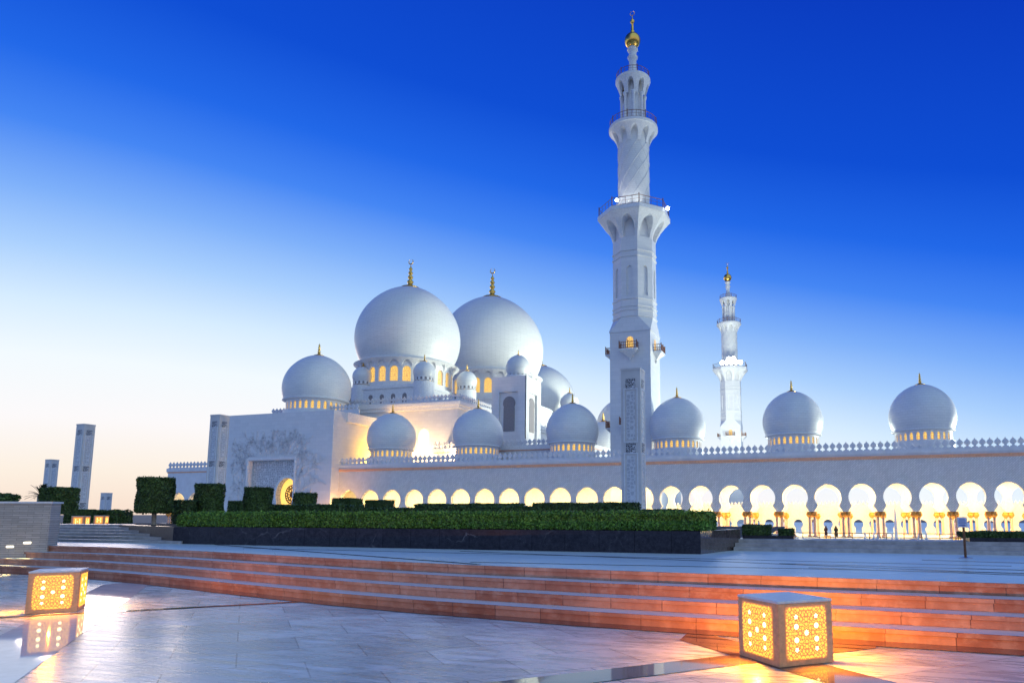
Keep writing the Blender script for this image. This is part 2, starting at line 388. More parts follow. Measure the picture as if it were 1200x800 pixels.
def plaza_steps():
    bm = B(); L = [offset(LINE, TREAD * k) for k in range(4)]   # 0 = topmost riser
    for k in range(4):
        zt = ZU - RISE * k; zb = zt - RISE
        ln = L[k]
        nose = offset(ln, .028)
        for a, b, na, nb_ in zip(ln, ln[1:], nose, nose[1:]):
            # riser: a slab nosing 55 mm tall standing a little proud of the face below it
            q = [(na, zt), (nb_, zt), (nb_, zt - .055), (na, zt - .055)]
            bm.faces.new([bm.verts.new((p[0], p[1], z)) for p, z in q[::-1]]).material_index = 0
            bm.faces.new([bm.verts.new((p[0], p[1], z)) for p, z in ((a, zt - .055), (na, zt - .055), (nb_, zt - .055), (b, zt - .055))]).material_index = 0
            bm.faces.new([bm.verts.new((p[0], p[1], z)) for p, z in ((a, zb), (b, zb), (b, zt - .055), (a, zt - .055))]).material_index = 0
        if k > 0:
            for a, b, c, d in zip(L[k - 1], L[k - 1][1:], nose, nose[1:]):
                bm.faces.new([bm.verts.new((p[0], p[1], zt)) for p in (c, d, b, a)]).material_index = 1
    struct(obj('plaza_steps', bm, [M['red_stone'], M['tread_marble']]))
    bm = B(); n0 = offset(LINE, .028); bk = [(x, y + .14) for x, y in LINE]
    # upper plaza behind the steps
    bm2 = B()
    for a, b in zip(n0, n0[1:]):
        bm2.faces.new([bm2.verts.new(p) for p in ((a[0], a[1], ZU), (b[0], b[1], ZU), (b[0], 20, ZU), (a[0], 20, ZU))])
    struct(obj('upper_plaza', bm2, M['terrace_marble'])); bm.free()
    sheet('lower_plaza', [(-70, -40), (40, -40), (40, 16), (-70, 16)], 0, M['plaza_marble'])
    # polished border along the foot of the lowest step
    bm = B(); a_ = L[3]; b_ = offset(LINE, TREAD * 3 + .34)
    for a, b, c, d in zip(a_, a_[1:], b_, b_[1:]): bm.faces.new([bm.verts.new((p[0], p[1], .008)) for p in (c, d, b, a)])
    struct(obj('polished_border', bm, M['polished_red']))
plaza_steps()
def clip_y(x, edge):  # y of the border line at x
    for a, b in zip(edge, edge[1:]):
        if a[0] <= x <= b[0]: t = (x - a[0]) / (b[0] - a[0]); return a[1] + t * (b[1] - a[1])
    return edge[-1][1]
def band(name, kind, c0, c1, lo, hi, mat, z=.004):
    """a 45 degree polished strip: kind '+' keeps x+y in c0..c1, '-' keeps y-x; lo..hi limits x on its centre line"""
    def pt(c, t): return (t, c - t) if kind == '+' else (t, c + t)
    w = (c1 - c0) / 2
    s = 1 if kind == '+' else -1
    poly = [pt(c0, lo - s * w * .5 * s), pt(c0, hi), pt(c1, hi), pt(c1, lo)]
    if kind == '+': poly = [pt(c0, lo), pt(c0, hi), pt(c1, hi), pt(c1, lo)]
    sheet(name, poly if kind == '+' else poly[::-1], z, mat)
band('polished_strip', '+', -3.75, -2.5, -14.6, 2.5, M['pale_polished'])
band('polished_strip', '-', 8.02, 8.62, -8, .55, M['polished_granite'], .0055)
band('polished_strip', '-', 18.26, 18.5, -15, -8.0, M['polished_granite'], .0055)
band('polished_strip', '+', 6.7, 7.5, -1.65, 6, M['polished_granite'], .0042)
# inlaid lines on the upper plaza
def strip2(name, a, b, w, mat, z):
    a = Vector(a); b = Vector(b); n = (b - a).normalized(); n = Vector((-n.y, n.x)) * w / 2
    sheet(name, [a - n, b - n, b + n, a + n], z, mat)
for a, b, w in (((-16.2, 15.2), (-5.6, 10.75), .12), ((-14, 14.0), (3, 13.2), .07), ((-8, 14.4), (3.5, 11.4), .09), ((-6, 11.2), (6, 11.9), .08)):
    strip2('inlay_line', a, b, w, M['dark_inlay'], ZU + .004)
for a, b, w in (((-.7, 12.6), (7, 12.0), .10), ((-.2, 11.8), (7, 10.6), .10), ((1.8, 14.4), (8, 13.2), .12)):
    strip2('inlay_line', a, b, w, M['pale_polished'], ZU + .0055)

def far_steps():
    bm = B()
    for k in range(3): box(bm, -1.95, 40, 16.62 + .28 * k, 18.3 if k == 2 else 16.62 + .28 * (k + 1), ZU - .02 if k == 0 else ZU - .02, ZU + .085 * (k + 1))
    box(bm, -1.95, -.55, 18.3, 19.6, .2, ZU + .245)
    struct(obj('terrace_steps', bm, M['stone_step']))
    bm = B()
    for k in range(6): box(bm, -46, -17.6, 15.3 + .45 * k, 15.3 + .45 * (k + 1) if k < 5 else 18.4, ZU - .02, ZU + .083 * (k + 1))
    struct(obj('garden_steps', bm, M['stone_step']))
    sheet('garden_ground', [(-140, 18.2), (-2.2, 18.2), (-2.2, 52), (-140, 52)], .6, M['soil'])
far_steps()

# ------------------------------------------------------------------ domes, finials, merlons
def finial_mesh(h, crescent=True, base=1.0, name='finial'):
    bm = B(); r = h * .085
    prof = [(h * .34 * base, 0), (h * .30 * base, h * .03), (h * .13 * base, h * .09), (r * .9, h * .14)]
    z = h * .14
    for k, s in enumerate((1.25, 1.05, .9, .72)):
        hh = h * .155 * s ** .5
        prof += [(r * s * .55, z), (r * s, z + hh * .35), (r * s, z + hh * .6), (r * s * .5, z + hh * .92)]; z += hh
    prof += [(r * .28, z), (r * .1, z + h * .08), (0, z + h * .1)]
    lathe(bm, prof, 14)
    if crescent:
        zc = z + h * .2; ro = h * .085
        pts = [(ro * math.cos(a), 0, zc + ro * math.sin(a)) for a in [R(110 + 320 * i / 18) for i in range(19)]]
        tube(bm, pts, [ro * .05 + ro * .2 * math.sin(pi * i / 18) for i in range(19)], 6)
    return mesh_of(bm, name, True)
FIN = {}
def finial(h, parent, loc, crescent=True, base=1.0):
    key = (round(h, 2), crescent, base)
    if key not in FIN: FIN[key] = finial_mesh(h, crescent, base)
    return link('finial', FIN[key], M['gold'], parent, loc)
def dome_profile(r, lo=-28):
    pr = []
    for i in range(33):
        t = R(lo + (90 - lo) * i / 32); x = r * math.cos(t); z = r * math.sin(t)
        z += .055 * r * max(0, math.sin(t)) ** 6
        pr.append((x if i < 32 else 0, z))
    return pr
DM = {}
def dome(parent, c, r, zeq, drum_h, nwin, fin_h, lo=-28, wv=(.1, .62, .86), win=True, lit=True, crescent=True, dr=.86, n=64, ow=.5, mat=None, flare=True):
    """dome as a part of parent; its drum, windows and finial are its sub-parts. c=(x,y) zeq = equator height"""
    key = ('d', r, lo, n)
    if key not in DM:
        bm = B(); pr = dome_profile(r, lo); zb = pr[0][1]; rb = pr[0][0]
        ring = [(rb * .90, zb - .085 * r), (rb * 1.0, zb - .075 * r), (rb * 1.035, zb - .055 * r), (rb * 1.035, zb - .03 * r), (rb * 1.0, zb - .012 * r)]
        lathe(bm, ring + pr, n, caps=False); DM[key] = mesh_of(bm, 'dome', True)
    d = link('dome', DM[key], M['dome_marble'], parent, (c[0], c[1], zeq))
    pr = dome_profile(r, lo); zb = zeq + pr[0][1] - .08 * r; rd = r * dr
    key = ('dr', r, drum_h, nwin, dr, ow)
    if key not in DM:
        bm = B()
        ring_bays(bm, nwin, lambda v: rd, lambda v: rd * .95, -drum_h, 0, ow, wv[0], wv[1], wv[2], cols=6, nv=2, ph=R(3))
        lathe(bm, [(rd * 1.02, -drum_h - .02 * r), (rd * 1.02, -drum_h + .02 * r), (rd, -drum_h + .022 * r)], n, caps=False)
        DM[key] = mesh_of(bm, 'drum')
    link('drum', DM[key], M['soft_marble'], d, (c[0], c[1], zb))
    if win:
        key = ('w', r, drum_h, nwin, dr, ow)
        if key not in DM:
            bm = B(); w = 2 * pi * rd * .95 / nwin * ow * .53
            pts = [(-w, -drum_h * (1.01 - wv[0])), (w, -drum_h * (1.01 - wv[0]))] + [(w * math.cos(a), -drum_h * (1 - wv[1]) + drum_h * (wv[2] - wv[1] + .02) * math.sin(a)) for a in [pi * i / 10 for i in range(11)]]
            vprism(bm, pts, 0, .06); DM[key] = mesh_of(bm, 'window')
        for k in range(nwin):
            a = R(3) + 2 * pi * k / nwin
            # only the windows a visitor in the plaza could see
            if math.sin(a) > .55: continue
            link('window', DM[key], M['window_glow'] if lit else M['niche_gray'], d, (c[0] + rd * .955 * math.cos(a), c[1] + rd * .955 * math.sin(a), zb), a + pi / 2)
    finial(fin_h, d, (c[0], c[1], zeq + r * 1.05), crescent)
    return d
def merlon_mesh(h, w, th=.22):
    bm = B()
    o = [(-.42, 0), (.42, 0), (.42, .10), (.17, .14), (.14, .26), (.40, .42), (.46, .56), (.30, .74), (.10, .86), (0, 1.0)]
    pts = [(x * w, z * h) for x, z in o] + [(-x * w, z * h) for x, z in o[::-1] if x > .01 and z > .05]
    vprism(bm, pts, -th / 2, th / 2)
    vprism(bm, [(0, .34 * h), (.20 * w, .52 * h), (0, .72 * h), (-.20 * w, .52 * h)], -th / 2 - .05, -th / 2 + .02)
    return mesh_of(bm, 'merlon')
ML = {}
def merlons(parent, a, b, z, h, step, counter, w=None, rot=0.0, cap=100):
    a = Vector(a); b = Vector(b); n = max(1, round((b - a).length / step)); w = w or (b - a).length / n
    key = (h, round(w, 2))
    if key not in ML: ML[key] = merlon_mesh(h, w)
    rest = []
    for i in range(n):
        p = a + (b - a) * ((i + .5) / n)
        if counter[0] < cap: link('merlon', ML[key], M['wing_marble'], parent, (p.x, p.y, z), rot); counter[0] += 1
        else: rest.append(p)
    if rest:
        bm = B()
        for p in rest:
            src = ML[key]; mt = Matrix.Translation((p.x, p.y, z)) @ Matrix.Rotation(rot, 4, 'Z')
            vs = [bm.verts.new(mt @ v.co) for v in src.vertices]
            for f in src.polygons: bm.faces.new([vs[i] for i in f.vertices])
        o = obj('merlon', bm, M['wing_marble'], parent); o['kind'] = 'stuff'

# ------------------------------------------------------------------ the long arcade
Y0 = 121.0; BAY = 5.3; XC = 1.5   # an arch is centred on x = XC + k*BAY
FZ = -2.4
def keyhole(cx, r=2.1, zc=4.24, wn=1.62, zb=1.9, wb=2.27, n=22):
    a0 = -math.acos(wn / r); pts = [(cx - wb, zb)]
    for i in range(n + 1):
        a = pi - a0 + (a0 * 2 - pi) * i / n
        x = r * math.cos(a); z = r * math.sin(a)
        pts.append((cx + x, zc + z + (.06 * r * (max(0, math.sin(a)) ** 8))))
    pts.append((cx + wb, zb)); return pts
def arch_wall(bm, ks, y, th, zt, zb=1.9, dz=0.0, mi=0, xc=XC, bay=BAY, kw={}):
    for k in ks:
        cx = xc + k * bay; kh = [(x, z + dz) for x, z in keyhole(cx, **kw)]
        pts = [(cx - bay / 2, zb + dz)] + kh + [(cx + bay / 2, zb + dz), (cx + bay / 2, zt), (cx - bay / 2, zt)]
        fr = [bm.verts.new((x, y, z)) for x, z in pts]; bk = [bm.verts.new((x, y + th, z)) for x, z in pts]
        bm.faces.new(fr).material_index = mi; bm.faces.new(bk[::-1]).material_index = mi
        for i in range(0, len(kh) + 1): bm.faces.new([fr[i + 1], fr[i], bk[i], bk[i + 1]]).material_index = mi
COLM = {}
def column(parent, x, y, zb, zt, r=.22, cap=.95, mat='pink_column'):
    key = (round(zt - zb, 2), r)
    if key not in COLM:
        h = zt - zb - cap; bm = B()
        lathe(bm, [(r * 1.7, 0), (r * 1.7, .12), (r * 1.3, .2), (r * 1.05, .3), (r, h * .5), (r * .95, h)], 14)
        s = mesh_of(bm, 'column', True)
        bm = B(); lathe(bm, [(r * 1.0, 0), (r * 1.7, cap * .15), (r * 2.35, cap * .42), (r * 2.35, cap * .65), (r * 1.8, cap * .85), (r * 1.9, cap * .9), (r * 1.9, cap)], 14)
        COLM[key] = (s, mesh_of(bm, 'capital', True), h)
    s, c, h = COLM[key]
    o = link('column', s, M[mat], parent, (x, y, zb)); link('capital', c, M['capital_gold'], o, (x, y, zb + h)); return o

def arcade():
    T = thing('arcade', 'long white marble arcade of glowing keyhole arches with six domes along its roof', 'arcade', (-30, Y0, FZ))
    ks = list(range(-18, 7)); xl = -96.5; xr = XC + 6.5 * BAY; x2 = XC + 17.5 * BAY
    bm = B(); arch_wall(bm, ks + list(range(7, 18)), Y0, .85, 10.94)
    obj('wall', bm, M['arcade_marble'], T)
    bm = B(); box(bm, xl, x2, Y0 - .02, Y0 + 14, 10.951, 11.9); box(bm, xl, x2, Y0 - .16, Y0 + .6, 11.25, 11.75)
    obj('cornice', bm, M['wing_marble'], T)
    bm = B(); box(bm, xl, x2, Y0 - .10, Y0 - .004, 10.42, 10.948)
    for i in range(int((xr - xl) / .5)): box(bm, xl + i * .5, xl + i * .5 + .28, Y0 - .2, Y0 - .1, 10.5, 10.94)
    obj('cornice_band', bm, M['uplit_stone'], T)  # orange is warm light on the soffit, painted into the band
    cnt = [0]; merlons(T, (xr, Y0 + .15), (xl, Y0 + .15), 11.9, 1.55, BAY / 5, cnt)
    bm = B(); box(bm, xl, x2, Y0 + .85, Y0 + 14, 7.2, 7.5); obj('ceiling', bm, M['soft_marble'], T)
    bm = B(); box(bm, -160, x2 + 2, Y0 - 1.5, Y0 + 16, GZ - .3, FZ + .21); obj('podium', bm, M['soft_marble'], T)
    # closed back wall behind the left run, open screens behind the right run
    bm = B(); box(bm, -150, -31.2, Y0 + 8.6, Y0 + 9.4, FZ + .21, 7.19); obj('back_wall', bm, M['soft_marble'], T)
    bm = B(); box(bm, xr + 1.3, x2, Y0 + 13.1, Y0 + 13.8, FZ + .21, 7.19); obj('back_wall', bm, M['soft_marble'], T)
    bm = B(); arch_wall(bm, range(-6, 8), Y0 + 13.1, .7, 10.9, dz=-.1); obj('back_wall', bm, M['soft_marble'], T)
    for k in range(-18, 8):
        x = XC + (k - .5) * BAY
        for s in (-.42, .42): column(T, x + s, Y0 + .42, FZ + .21, 1.9)
        if k > -7:
            for s in (-.42, .42): column(T, x + s, Y0 + 13.4, FZ + .21, 1.8)
    for k in range(-18, 8): column(T, XC + (k - .5) * BAY + .9, Y0 + 6.6, FZ + .21, 1.6)
    # white screens with small keyhole doors and a toothed top
    bm = B()
    for k in range(-11, 16):
        cx = XC + k * BAY / 2
        kh = [(cx - .62, FZ + .21)] + [(cx - .5, -1.0)] + [(cx + .85 * math.cos(a), -.35 + .85 * math.sin(a)) for a in [R(222 - 264 * i / 14) for i in range(15)]] + [(cx + .5, -1.0), (cx + .62, FZ + .21)]
        pts = [(cx - BAY / 4, FZ + .21)] + kh + [(cx + BAY / 4, FZ + .21), (cx + BAY / 4, 3.3)]
        nt_ = 4
        for i in range(nt_):
            a = cx + BAY / 4 - BAY / 2 * i / nt_; w = BAY / 2 / nt_
            pts += [(a - w * .25, 3.3), (a - w * .25, 3.62), (a - w * .5, 3.85), (a - w * .75, 3.62), (a - w * .75, 3.3)]
        pts += [(cx - BAY / 4, 3.3)]
        vprism(bm, pts, Y0 + 15.0, Y0 + 15.25)
    obj('screen', bm, M['soft_marble'], T)
    for i, x in enumerate((-88.6, -67.5, -46.3, -25.0, -3.9, 17.4)):
        dome(T, (x, 128), 5.3, 18.0, 1.9, 26, 2.6, lo=-26, dr=.84, crescent=False, ow=.52)
        bm = B(); lathe(bm, [(4.75, 11.85), (4.75, 13.65), (4.6, 13.7)], 48, x, 128); obj('dome_base', bm, M['soft_marble'], T)
    return T
arcade()
for i in range(18):
    x = -92 + i * 10.4
    area('arcade_lamp', (x, Y0 + 4.6, 7.15), (x, Y0 + 4.6, 0), 9.0, .9, 1700, (1.0, .66, .21))
for i in range(6):
    x = -24 + i * 10.6
    area('arcade_lamp', (x, Y0 + 10.4, 7.15), (x, Y0 + 10.4, 0), 9.0, .9, 1050, (1.0, .72, .30))

# left wing of the arcade, beyond the gate
def left_wing():
    T = thing('arcade_wing', 'short white arcade wing with two glowing arches left of the gatehouse', 'arcade', (-138, Y0, FZ))
    bm = B(); xs0 = -141.3
    arch_wall(bm, range(0, 4), Y0, .85, 11.0, xc=xs0, bay=5.3); box(bm, -144.9, xs0 - 2.651, Y0, Y0 + .85, 1.9, 11.0)
    box(bm, -144.9, -144.0, Y0 + .852, Y0 + 12, 1.9, 11.0)
    obj('wall', bm, M['wing_marble'], T)
    bm = B(); box(bm, -145.3, -122, Y0 - .15, Y0 + 12, 11.3, 12.1); obj('cornice', bm, M['wing_marble'], T)
    bm = B(); box(bm, -145.1, -122, Y0 - .06, Y0 + .5, 11.003, 11.297); obj('cornice_band', bm, M['uplit_stone'], T)
    merlons(T, (-145, Y0 + .1), (-124, Y0 + .1), 12.1, 1.5, 1.06, [0])
    for k in range(0, 5):
        for s in (-.42, .42): column(T, xs0 + (k - .5) * 5.3 + s, Y0 + .42, GZ, 1.9)
    bm = B(); box(bm, -145, -122, Y0 + .85, Y0 + 8, 8.0, 8.3); obj('ceiling', bm, M['soft_marble'], T)
left_wing()
area('wing_lamp', (-136, Y0 + 4, 7.95), (-136, Y0 + 4, 0), 12, 1, 1000, (1, .7, .27))

# ------------------------------------------------------------------ gatehouse
def gatehouse():
    T = thing('gatehouse', 'blocky white gatehouse with carved vines round a recessed arch and one dome', 'gatehouse', (-111.5, 118.5, GZ))
    xa, xb, yf, zt = -126.4, -96.55, 118.5, 23.4
    nx0, nx1, nz = -118.5, -106.3, 13.1
    bm = B()
    # front with a square recess
    pts = [(xa, GZ), (nx0, GZ), (nx0, nz), (nx1, nz), (nx1, GZ), (xb, GZ), (xb, zt), (xa, zt)]
    vprism(bm, pts, yf, yf + 1.3); box(bm, xa, xb, yf + 2.0, yf + 34, GZ, zt - .01) if False else None
    box(bm, xa, xb, yf + 2.61, Y0 + 22, 8.0, zt - .02)
    box(bm, xa, nx0 - .5, yf + 1.302, yf + 2.608, GZ, zt - .02); box(bm, nx1 + .5, xb, yf + 1.302, yf + 2.608, GZ, zt - .02); box(bm, nx0 - .5, nx1 + .5, yf + 1.302, yf + 2.608, nz + .3, zt - .02)
    obj('wall', bm, M['white_marble'], T)
    cx, r = -108.9, 2.85
    arch = [(cx + r * math.cos(a), 5.6 + r * 1.28 * math.sin(a)) for a in [R(205 - 230 * i / 28) for i in range(29)]]
    arch = [(cx - 2.55, GZ)] + arch + [(cx + 2.55, GZ)]
    bm = B(); vprism(bm, [(nx0 - .4, GZ)] + arch + [(nx1 + .4, GZ), (nx1 + .4, nz + .25), (nx0 - .4, nz + .25)], yf + 1.31, yf + 2.4)
    obj('niche_panel', bm, M['dotted_panel'], T)
    # moulded frame round the recess and round the arch
    bm = B(); box(bm, nx0 - .55, nx0 - .2, yf - .09, yf - .003, GZ, nz + .55); box(bm, nx1 + .2, nx1 + .55, yf - .09, yf - .003, GZ, nz + .55); box(bm, nx0 - .198, nx1 + .198, yf - .09, yf - .003, nz + .2, nz + .55)
    obj('niche_frame', bm, M['soft_marble'], T)
    bm = B(); ring = []
    for s in (1.0, 1.16): ring.append([(cx + (x - cx) * s, GZ if z <= GZ + .01 else 5.6 + (z - 5.6) * s) for x, z in arch])
    pl = ring[1] + ring[0][::-1]; vprism(bm, pl, yf + 1.12, yf + 1.305); obj('arch_moulding', bm, M['soft_marble'], T)
    # gilded gate with a round medallion
    bm = B(); gy = yf + 2.45
    for rr in (.5, 1.15, 1.75):
        tube(bm, [(cx + .35 + rr * math.cos(a), gy, 5.7 + rr * 1.15 * math.sin(a)) for a in [2 * pi * i / 24 for i in range(25)]], .11, 5)
    for i in range(10):
        a = 2 * pi * i / 10; tube(bm, [(cx + .35, gy, 5.7), (cx + .35 + 1.2 * math.cos(a), gy, 5.7 + 1.35 * math.sin(a))], .12, 5)
        c = (cx + .35 + 1.45 * math.cos(a), 5.7 + 1.66 * math.sin(a)); tube(bm, [(c[0] + .33 * math.cos(b), gy, c[1] + .33 * math.sin(b)) for b in [2 * pi * j / 8 for j in range(9)]], .13, 5)
    tube(bm, [(cx + .35, gy, GZ), (cx + .35, gy, 3.9)], .1, 5)
    for i in range(-4, 5): tube(bm, [(cx + i * .55, gy + .2, GZ), (cx + i * .55, gy + .2, 3.4 - abs(i) * .2)], .06, 4)
    obj('gate', bm, M['bronze'], T)
    bm = B(); vprism(bm, [(x * 1.0, z) for x, z in arch], yf + 2.55, yf + 2.6); obj('lit_doorway', bm, M['door_glow'], T)
    # carved vines around the recess
    rng = random.Random(11); bm = B()
    def ribbon(p, ang, ln, w, depth):
        x, z = p; pts = [(x, z)]; curl = rng.uniform(-.14, .14)
        for i in range(int(ln / .35)):
            ang += curl + rng.uniform(-.12, .12); x += .35 * math.cos(ang); z += .35 * math.sin(ang); pts.append((x, z))
            if not (xa + 2.9 < x < xb - 1.4 and GZ < z < 19.5) or (nx0 - .6 < x < nx1 + .6 and z < nz + .6): break
            if rng.random() < .55:
                la = ang + rng.choice((-1, 1)) * rng.uniform(.6, 1.2); l = rng.uniform(.3, .6); n = (math.cos(la + pi / 2) * .11, math.sin(la + pi / 2) * .11)
                ex, ez = x + l * math.cos(la), z + l * math.sin(la)
                f = [(x, z), ((x + ex) / 2 + n[0], (z + ez) / 2 + n[1]), (ex, ez), ((x + ex) / 2 - n[0], (z + ez) / 2 - n[1])]
                vprism(bm, f, yf - .055, yf - .004)
            if depth < 2 and rng.random() < .17: ribbon((x, z), ang + rng.choice((-1, 1)) * .7, ln * .55, w * .75, depth + 1)
        if len(pts) > 2:
            for (ax, az), (bx, bz) in zip(pts, pts[1:]):
                d = math.hypot(bx - ax, bz - az) + 1e-6; n = (-(bz - az) / d * w, (bx - ax) / d * w)
                vprism(bm, [(ax - n[0], az - n[1]), (bx - n[0], bz - n[1]), (bx + n[0], bz + n[1]), (ax + n[0], az + n[1])], yf - .065, yf - .004)
    for i in range(58):
        t = i / 57
        if t < .3: p, a = (nx0 - .8, GZ + 3 + 13 * t / .3), R(rng.uniform(95, 160))
        elif t < .7: p, a = (nx0 + (nx1 - nx0) * (t - .3) / .4, nz + .8), R(150 - 120 * (t - .3) / .4 + rng.uniform(-15, 15))
        else: p, a = (nx1 + .8, GZ + 3 + 13 * (1 - t) / .3), R(rng.uniform(20, 85))
        ribbon(p, a, rng.uniform(3.5, 7.0), .034, 0)
    obj('carving', bm, M['relief_gray'], T)
    # parapet set back on the roof, and the dome
    bm = B(); box(bm, -121.5, -96.9, Y0 + 6, Y0 + 6.5, zt - .019, zt + 1.35); obj('parapet', bm, M['wing_marble'], T)
    merlons(T, (-121.4, Y0 + 6.2), (-97, Y0 + 6.2), zt + 1.35, 1.35, 1.0, [0])
    bm = B(); lathe(bm, [(7.2, zt - .03), (7.2, zt + 1.6), (6.9, zt + 1.7)], 48, -110.6, 129.5); obj('dome_base', bm, M['soft_marble'], T)
    dome(T, (-110.6, 129.5), 7.65, 30.5, 2.5, 30, 3.6, lo=-20, crescent=False, dr=.86, ow=.5)
    # side cornice
    bm = B(); box(bm, xb - .3, xb + .35, Y0 + 1.6, Y0 + 22, zt - 2.1, zt + .02); obj('cornice', bm, M['soft_marble'], T)
gatehouse()

# ------------------------------------------------------------------ prayer hall
def hall():
    T = thing('prayer_hall', 'great white prayer hall with three huge domes ringed by lit windows', 'mosque hall', (-104, 138, GZ))
    x0, x1, y0, y1 = -130, -78.0, 138.0, 268.0
    bm = B(); box(bm, x0, x1, y0, y1, GZ, 25.7); obj('wall', bm, M['white_marble'], T)
    bm = B(); box(bm, x0 - .4, x1 + .4, y0 - .4, y1 + .4, 25.702, 27.7); box(bm, x0 - .7, x1 + .7, y0 - .7, y1 + .7, 26.5, 27.3); obj('cornice', bm, M['soft_marble'], T)
    cnt = [0]; merlons(T, (-109, y0 - .1), (x1 + .3, y0 - .1), 27.7, 1.5, 1.02, cnt); merlons(T, (x1 + .2, y0), (x1 + .2, y0 + 42), 27.7, 1.5, 1.02, cnt, rot=pi / 2)
    for (dx, dy, r, zeq, dh, nw, fh, hb) in ((-104.3, 156.6, 13.95, 48.4, 7.0, 24, 8.0, 13.2), (-101.3, 200.3, 17.3, 55.2, 8.4, 26, 10.0, 15.6), (-105, 252, 14.3, 46.0, 6.4, 24, 8.0, 13.2)):
        d = dome(T, (dx, dy), r, zeq, dh, nw, fh, lo=-29, dr=.87, n=96, ow=.66, crescent=True, wv=(.19, .60, .76))
        zb = zeq + dome_profile(r, -29)[0][1] - .08 * r
        # scalloped belt of blind arches under the dome's rim
        bm = B(); ring_bays(bm, nw, lambda v: r * (.875 + .12 * v * v), lambda v: r * .872, zb - dh * .27, zb + .012 * r, .74, 0, .05, .82, cols=8, nv=2, ph=R(3))
        for v in bm.verts: v.co += Vector((dx, dy, 0))
        obj('scalloped_belt', bm, M['soft_marble'], T)
        zlow = zb - dh
        n = 26
        bm = B(); box(bm, dx - hb, dx + hb, dy - hb, dy + hb, 27.69, zlow - .05); box(bm, dx - hb - .25, dx + hb + .25, dy - hb - .25, dy + hb + .25, zlow - .9, zlow - .4)
        obj('dome_base', bm, M['soft_marble'], T)
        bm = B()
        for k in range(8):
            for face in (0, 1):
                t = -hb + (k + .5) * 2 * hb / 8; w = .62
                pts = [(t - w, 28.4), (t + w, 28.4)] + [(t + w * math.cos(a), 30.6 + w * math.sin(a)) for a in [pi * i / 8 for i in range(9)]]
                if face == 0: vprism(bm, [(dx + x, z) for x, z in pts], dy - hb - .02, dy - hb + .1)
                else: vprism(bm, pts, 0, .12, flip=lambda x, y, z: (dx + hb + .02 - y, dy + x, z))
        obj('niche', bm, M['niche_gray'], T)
    for (dx, dy, r, z) in ((-109.9, 145.2, 2.6, 36.4), (-91.8, 145.2, 2.7, 36.4), (-88.0, 160, 2.75, 36.6), (-82.5, 184, 3.3, 40.0), (-88.0, 240, 3.6, 43.2)):
        bm = B(); lathe(bm, [(r * .95, 27.69), (r * .95, z - r * .9)], 32, dx, dy); obj('turret', bm, M['soft_marble'], T)
        dome(T, (dx, dy), r, z, .55 * r * .6, 14, r * .8, lo=-24, dr=.9, n=40, lit=False, crescent=False)
    bm = B(); vprism(bm, [(-88.3, 14), (-85.3, 14)] + [(-86.8 + 1.5 * math.cos(a), 19.6 + 1.7 * math.sin(a)) for a in [pi * i / 10 for i in range(11)]], y0 - .08, y0 - .003); obj('lit_window', bm, M['bright_window'], T)
    # lower wing with its own toothed parapet
    bm = B(); box(bm, -81.6, -44, 134.02, 150, 11.95, 15.0); obj('low_wing', bm, M['white_marble'], T)
    bm = B(); box(bm, -82.0, -44, 133.7, 150.3, 15.2, 16.05); obj('cornice', bm, M['soft_marble'], T)
    bm = B(); box(bm, -81.8, -44, 133.85, 150.2, 15.002, 15.198); obj('cornice_band', bm, M['uplit_stone'], T)
    merlons(T, (-81.8, 133.9), (-45, 133.9), 16.05, 1.45, 1.04, cnt)
hall()

def kiosk():
    T = thing('stair_tower', 'plain square white tower with tall keyhole niches and a small dome', 'tower', (-66, 144, 12))
    x0, x1, y0, y1, zt = -70.4, -62.0, 140.0, 149.2, 32.75
    bm = B(); box(bm, x0 + .55, x1 - .55, y0 + .55, y1 - .55, 11.9, zt - .1)
    nw, nzb, nzt = 2.35, 17, 29.2
    for face in (0, 1):
        fl = (lambda x, y, z: ((x0 + x1) / 2 + x, y0 + y, z)) if face == 0 else (lambda x, y, z: (x1 - y, (y0 + y1) / 2 + x, z))
        hw = (x1 - x0) / 2 if face == 0 else (y1 - y0) / 2
        hw2 = hw if face == 0 else hw - .001
        for p in ([(-hw2, 11.9), (-nw, 11.9), (-nw, zt), (-hw2, zt)], [(nw, 11.9), (hw2, 11.9), (hw2, zt), (nw, zt)], [(-nw, nzt), (nw, nzt), (nw, zt), (-nw, zt)]): vprism(bm, p, 0, .5, flip=fl)
    obj('wall', bm, M['white_marble'], T)
    for face in (0, 1):
        fl = (lambda x, y, z: ((x0 + x1) / 2 + x, y0 + y, z)) if face == 0 else (lambda x, y, z: (x1 - y, (y0 + y1) / 2 + x, z))
        kh = [(-1.35, 20.2), (-1.35, 25.3)] + [(1.5 * math.cos(a), 26.6 + 1.6 * math.sin(a)) for a in [R(212 - 244 * i / 18) for i in range(19)]] + [(1.35, 25.3), (1.35, 20.2)]
        bm = B(); vprism(bm, [(-nw, 12)] + [(-nw, 20.2)] + kh + [(nw, 20.2), (nw, nzt), (-nw, nzt)][:0] + [(nw, 20.2), (nw, nzt), (-nw - .001, nzt)], .3, .5, flip=fl) if False else None
        outer = [(-nw, 12), (nw, 12), (nw, nzt), (-nw, nzt)]
        bm.free() if bm and not bm.faces else None
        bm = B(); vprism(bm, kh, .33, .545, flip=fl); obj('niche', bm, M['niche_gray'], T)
    bm = B(); lathe(bm, [(2.75, zt - .11), (2.75, zt + .8), (2.6, zt + .9)], 40, -65.9, 144.4); obj('dome_base', bm, M['soft_marble'], T)
    dome(T, (-65.9, 144.4), 2.9, 35.6, .5, 16, 1.6, lo=-30, win=False, crescent=False, dr=.9, n=48)
kiosk()

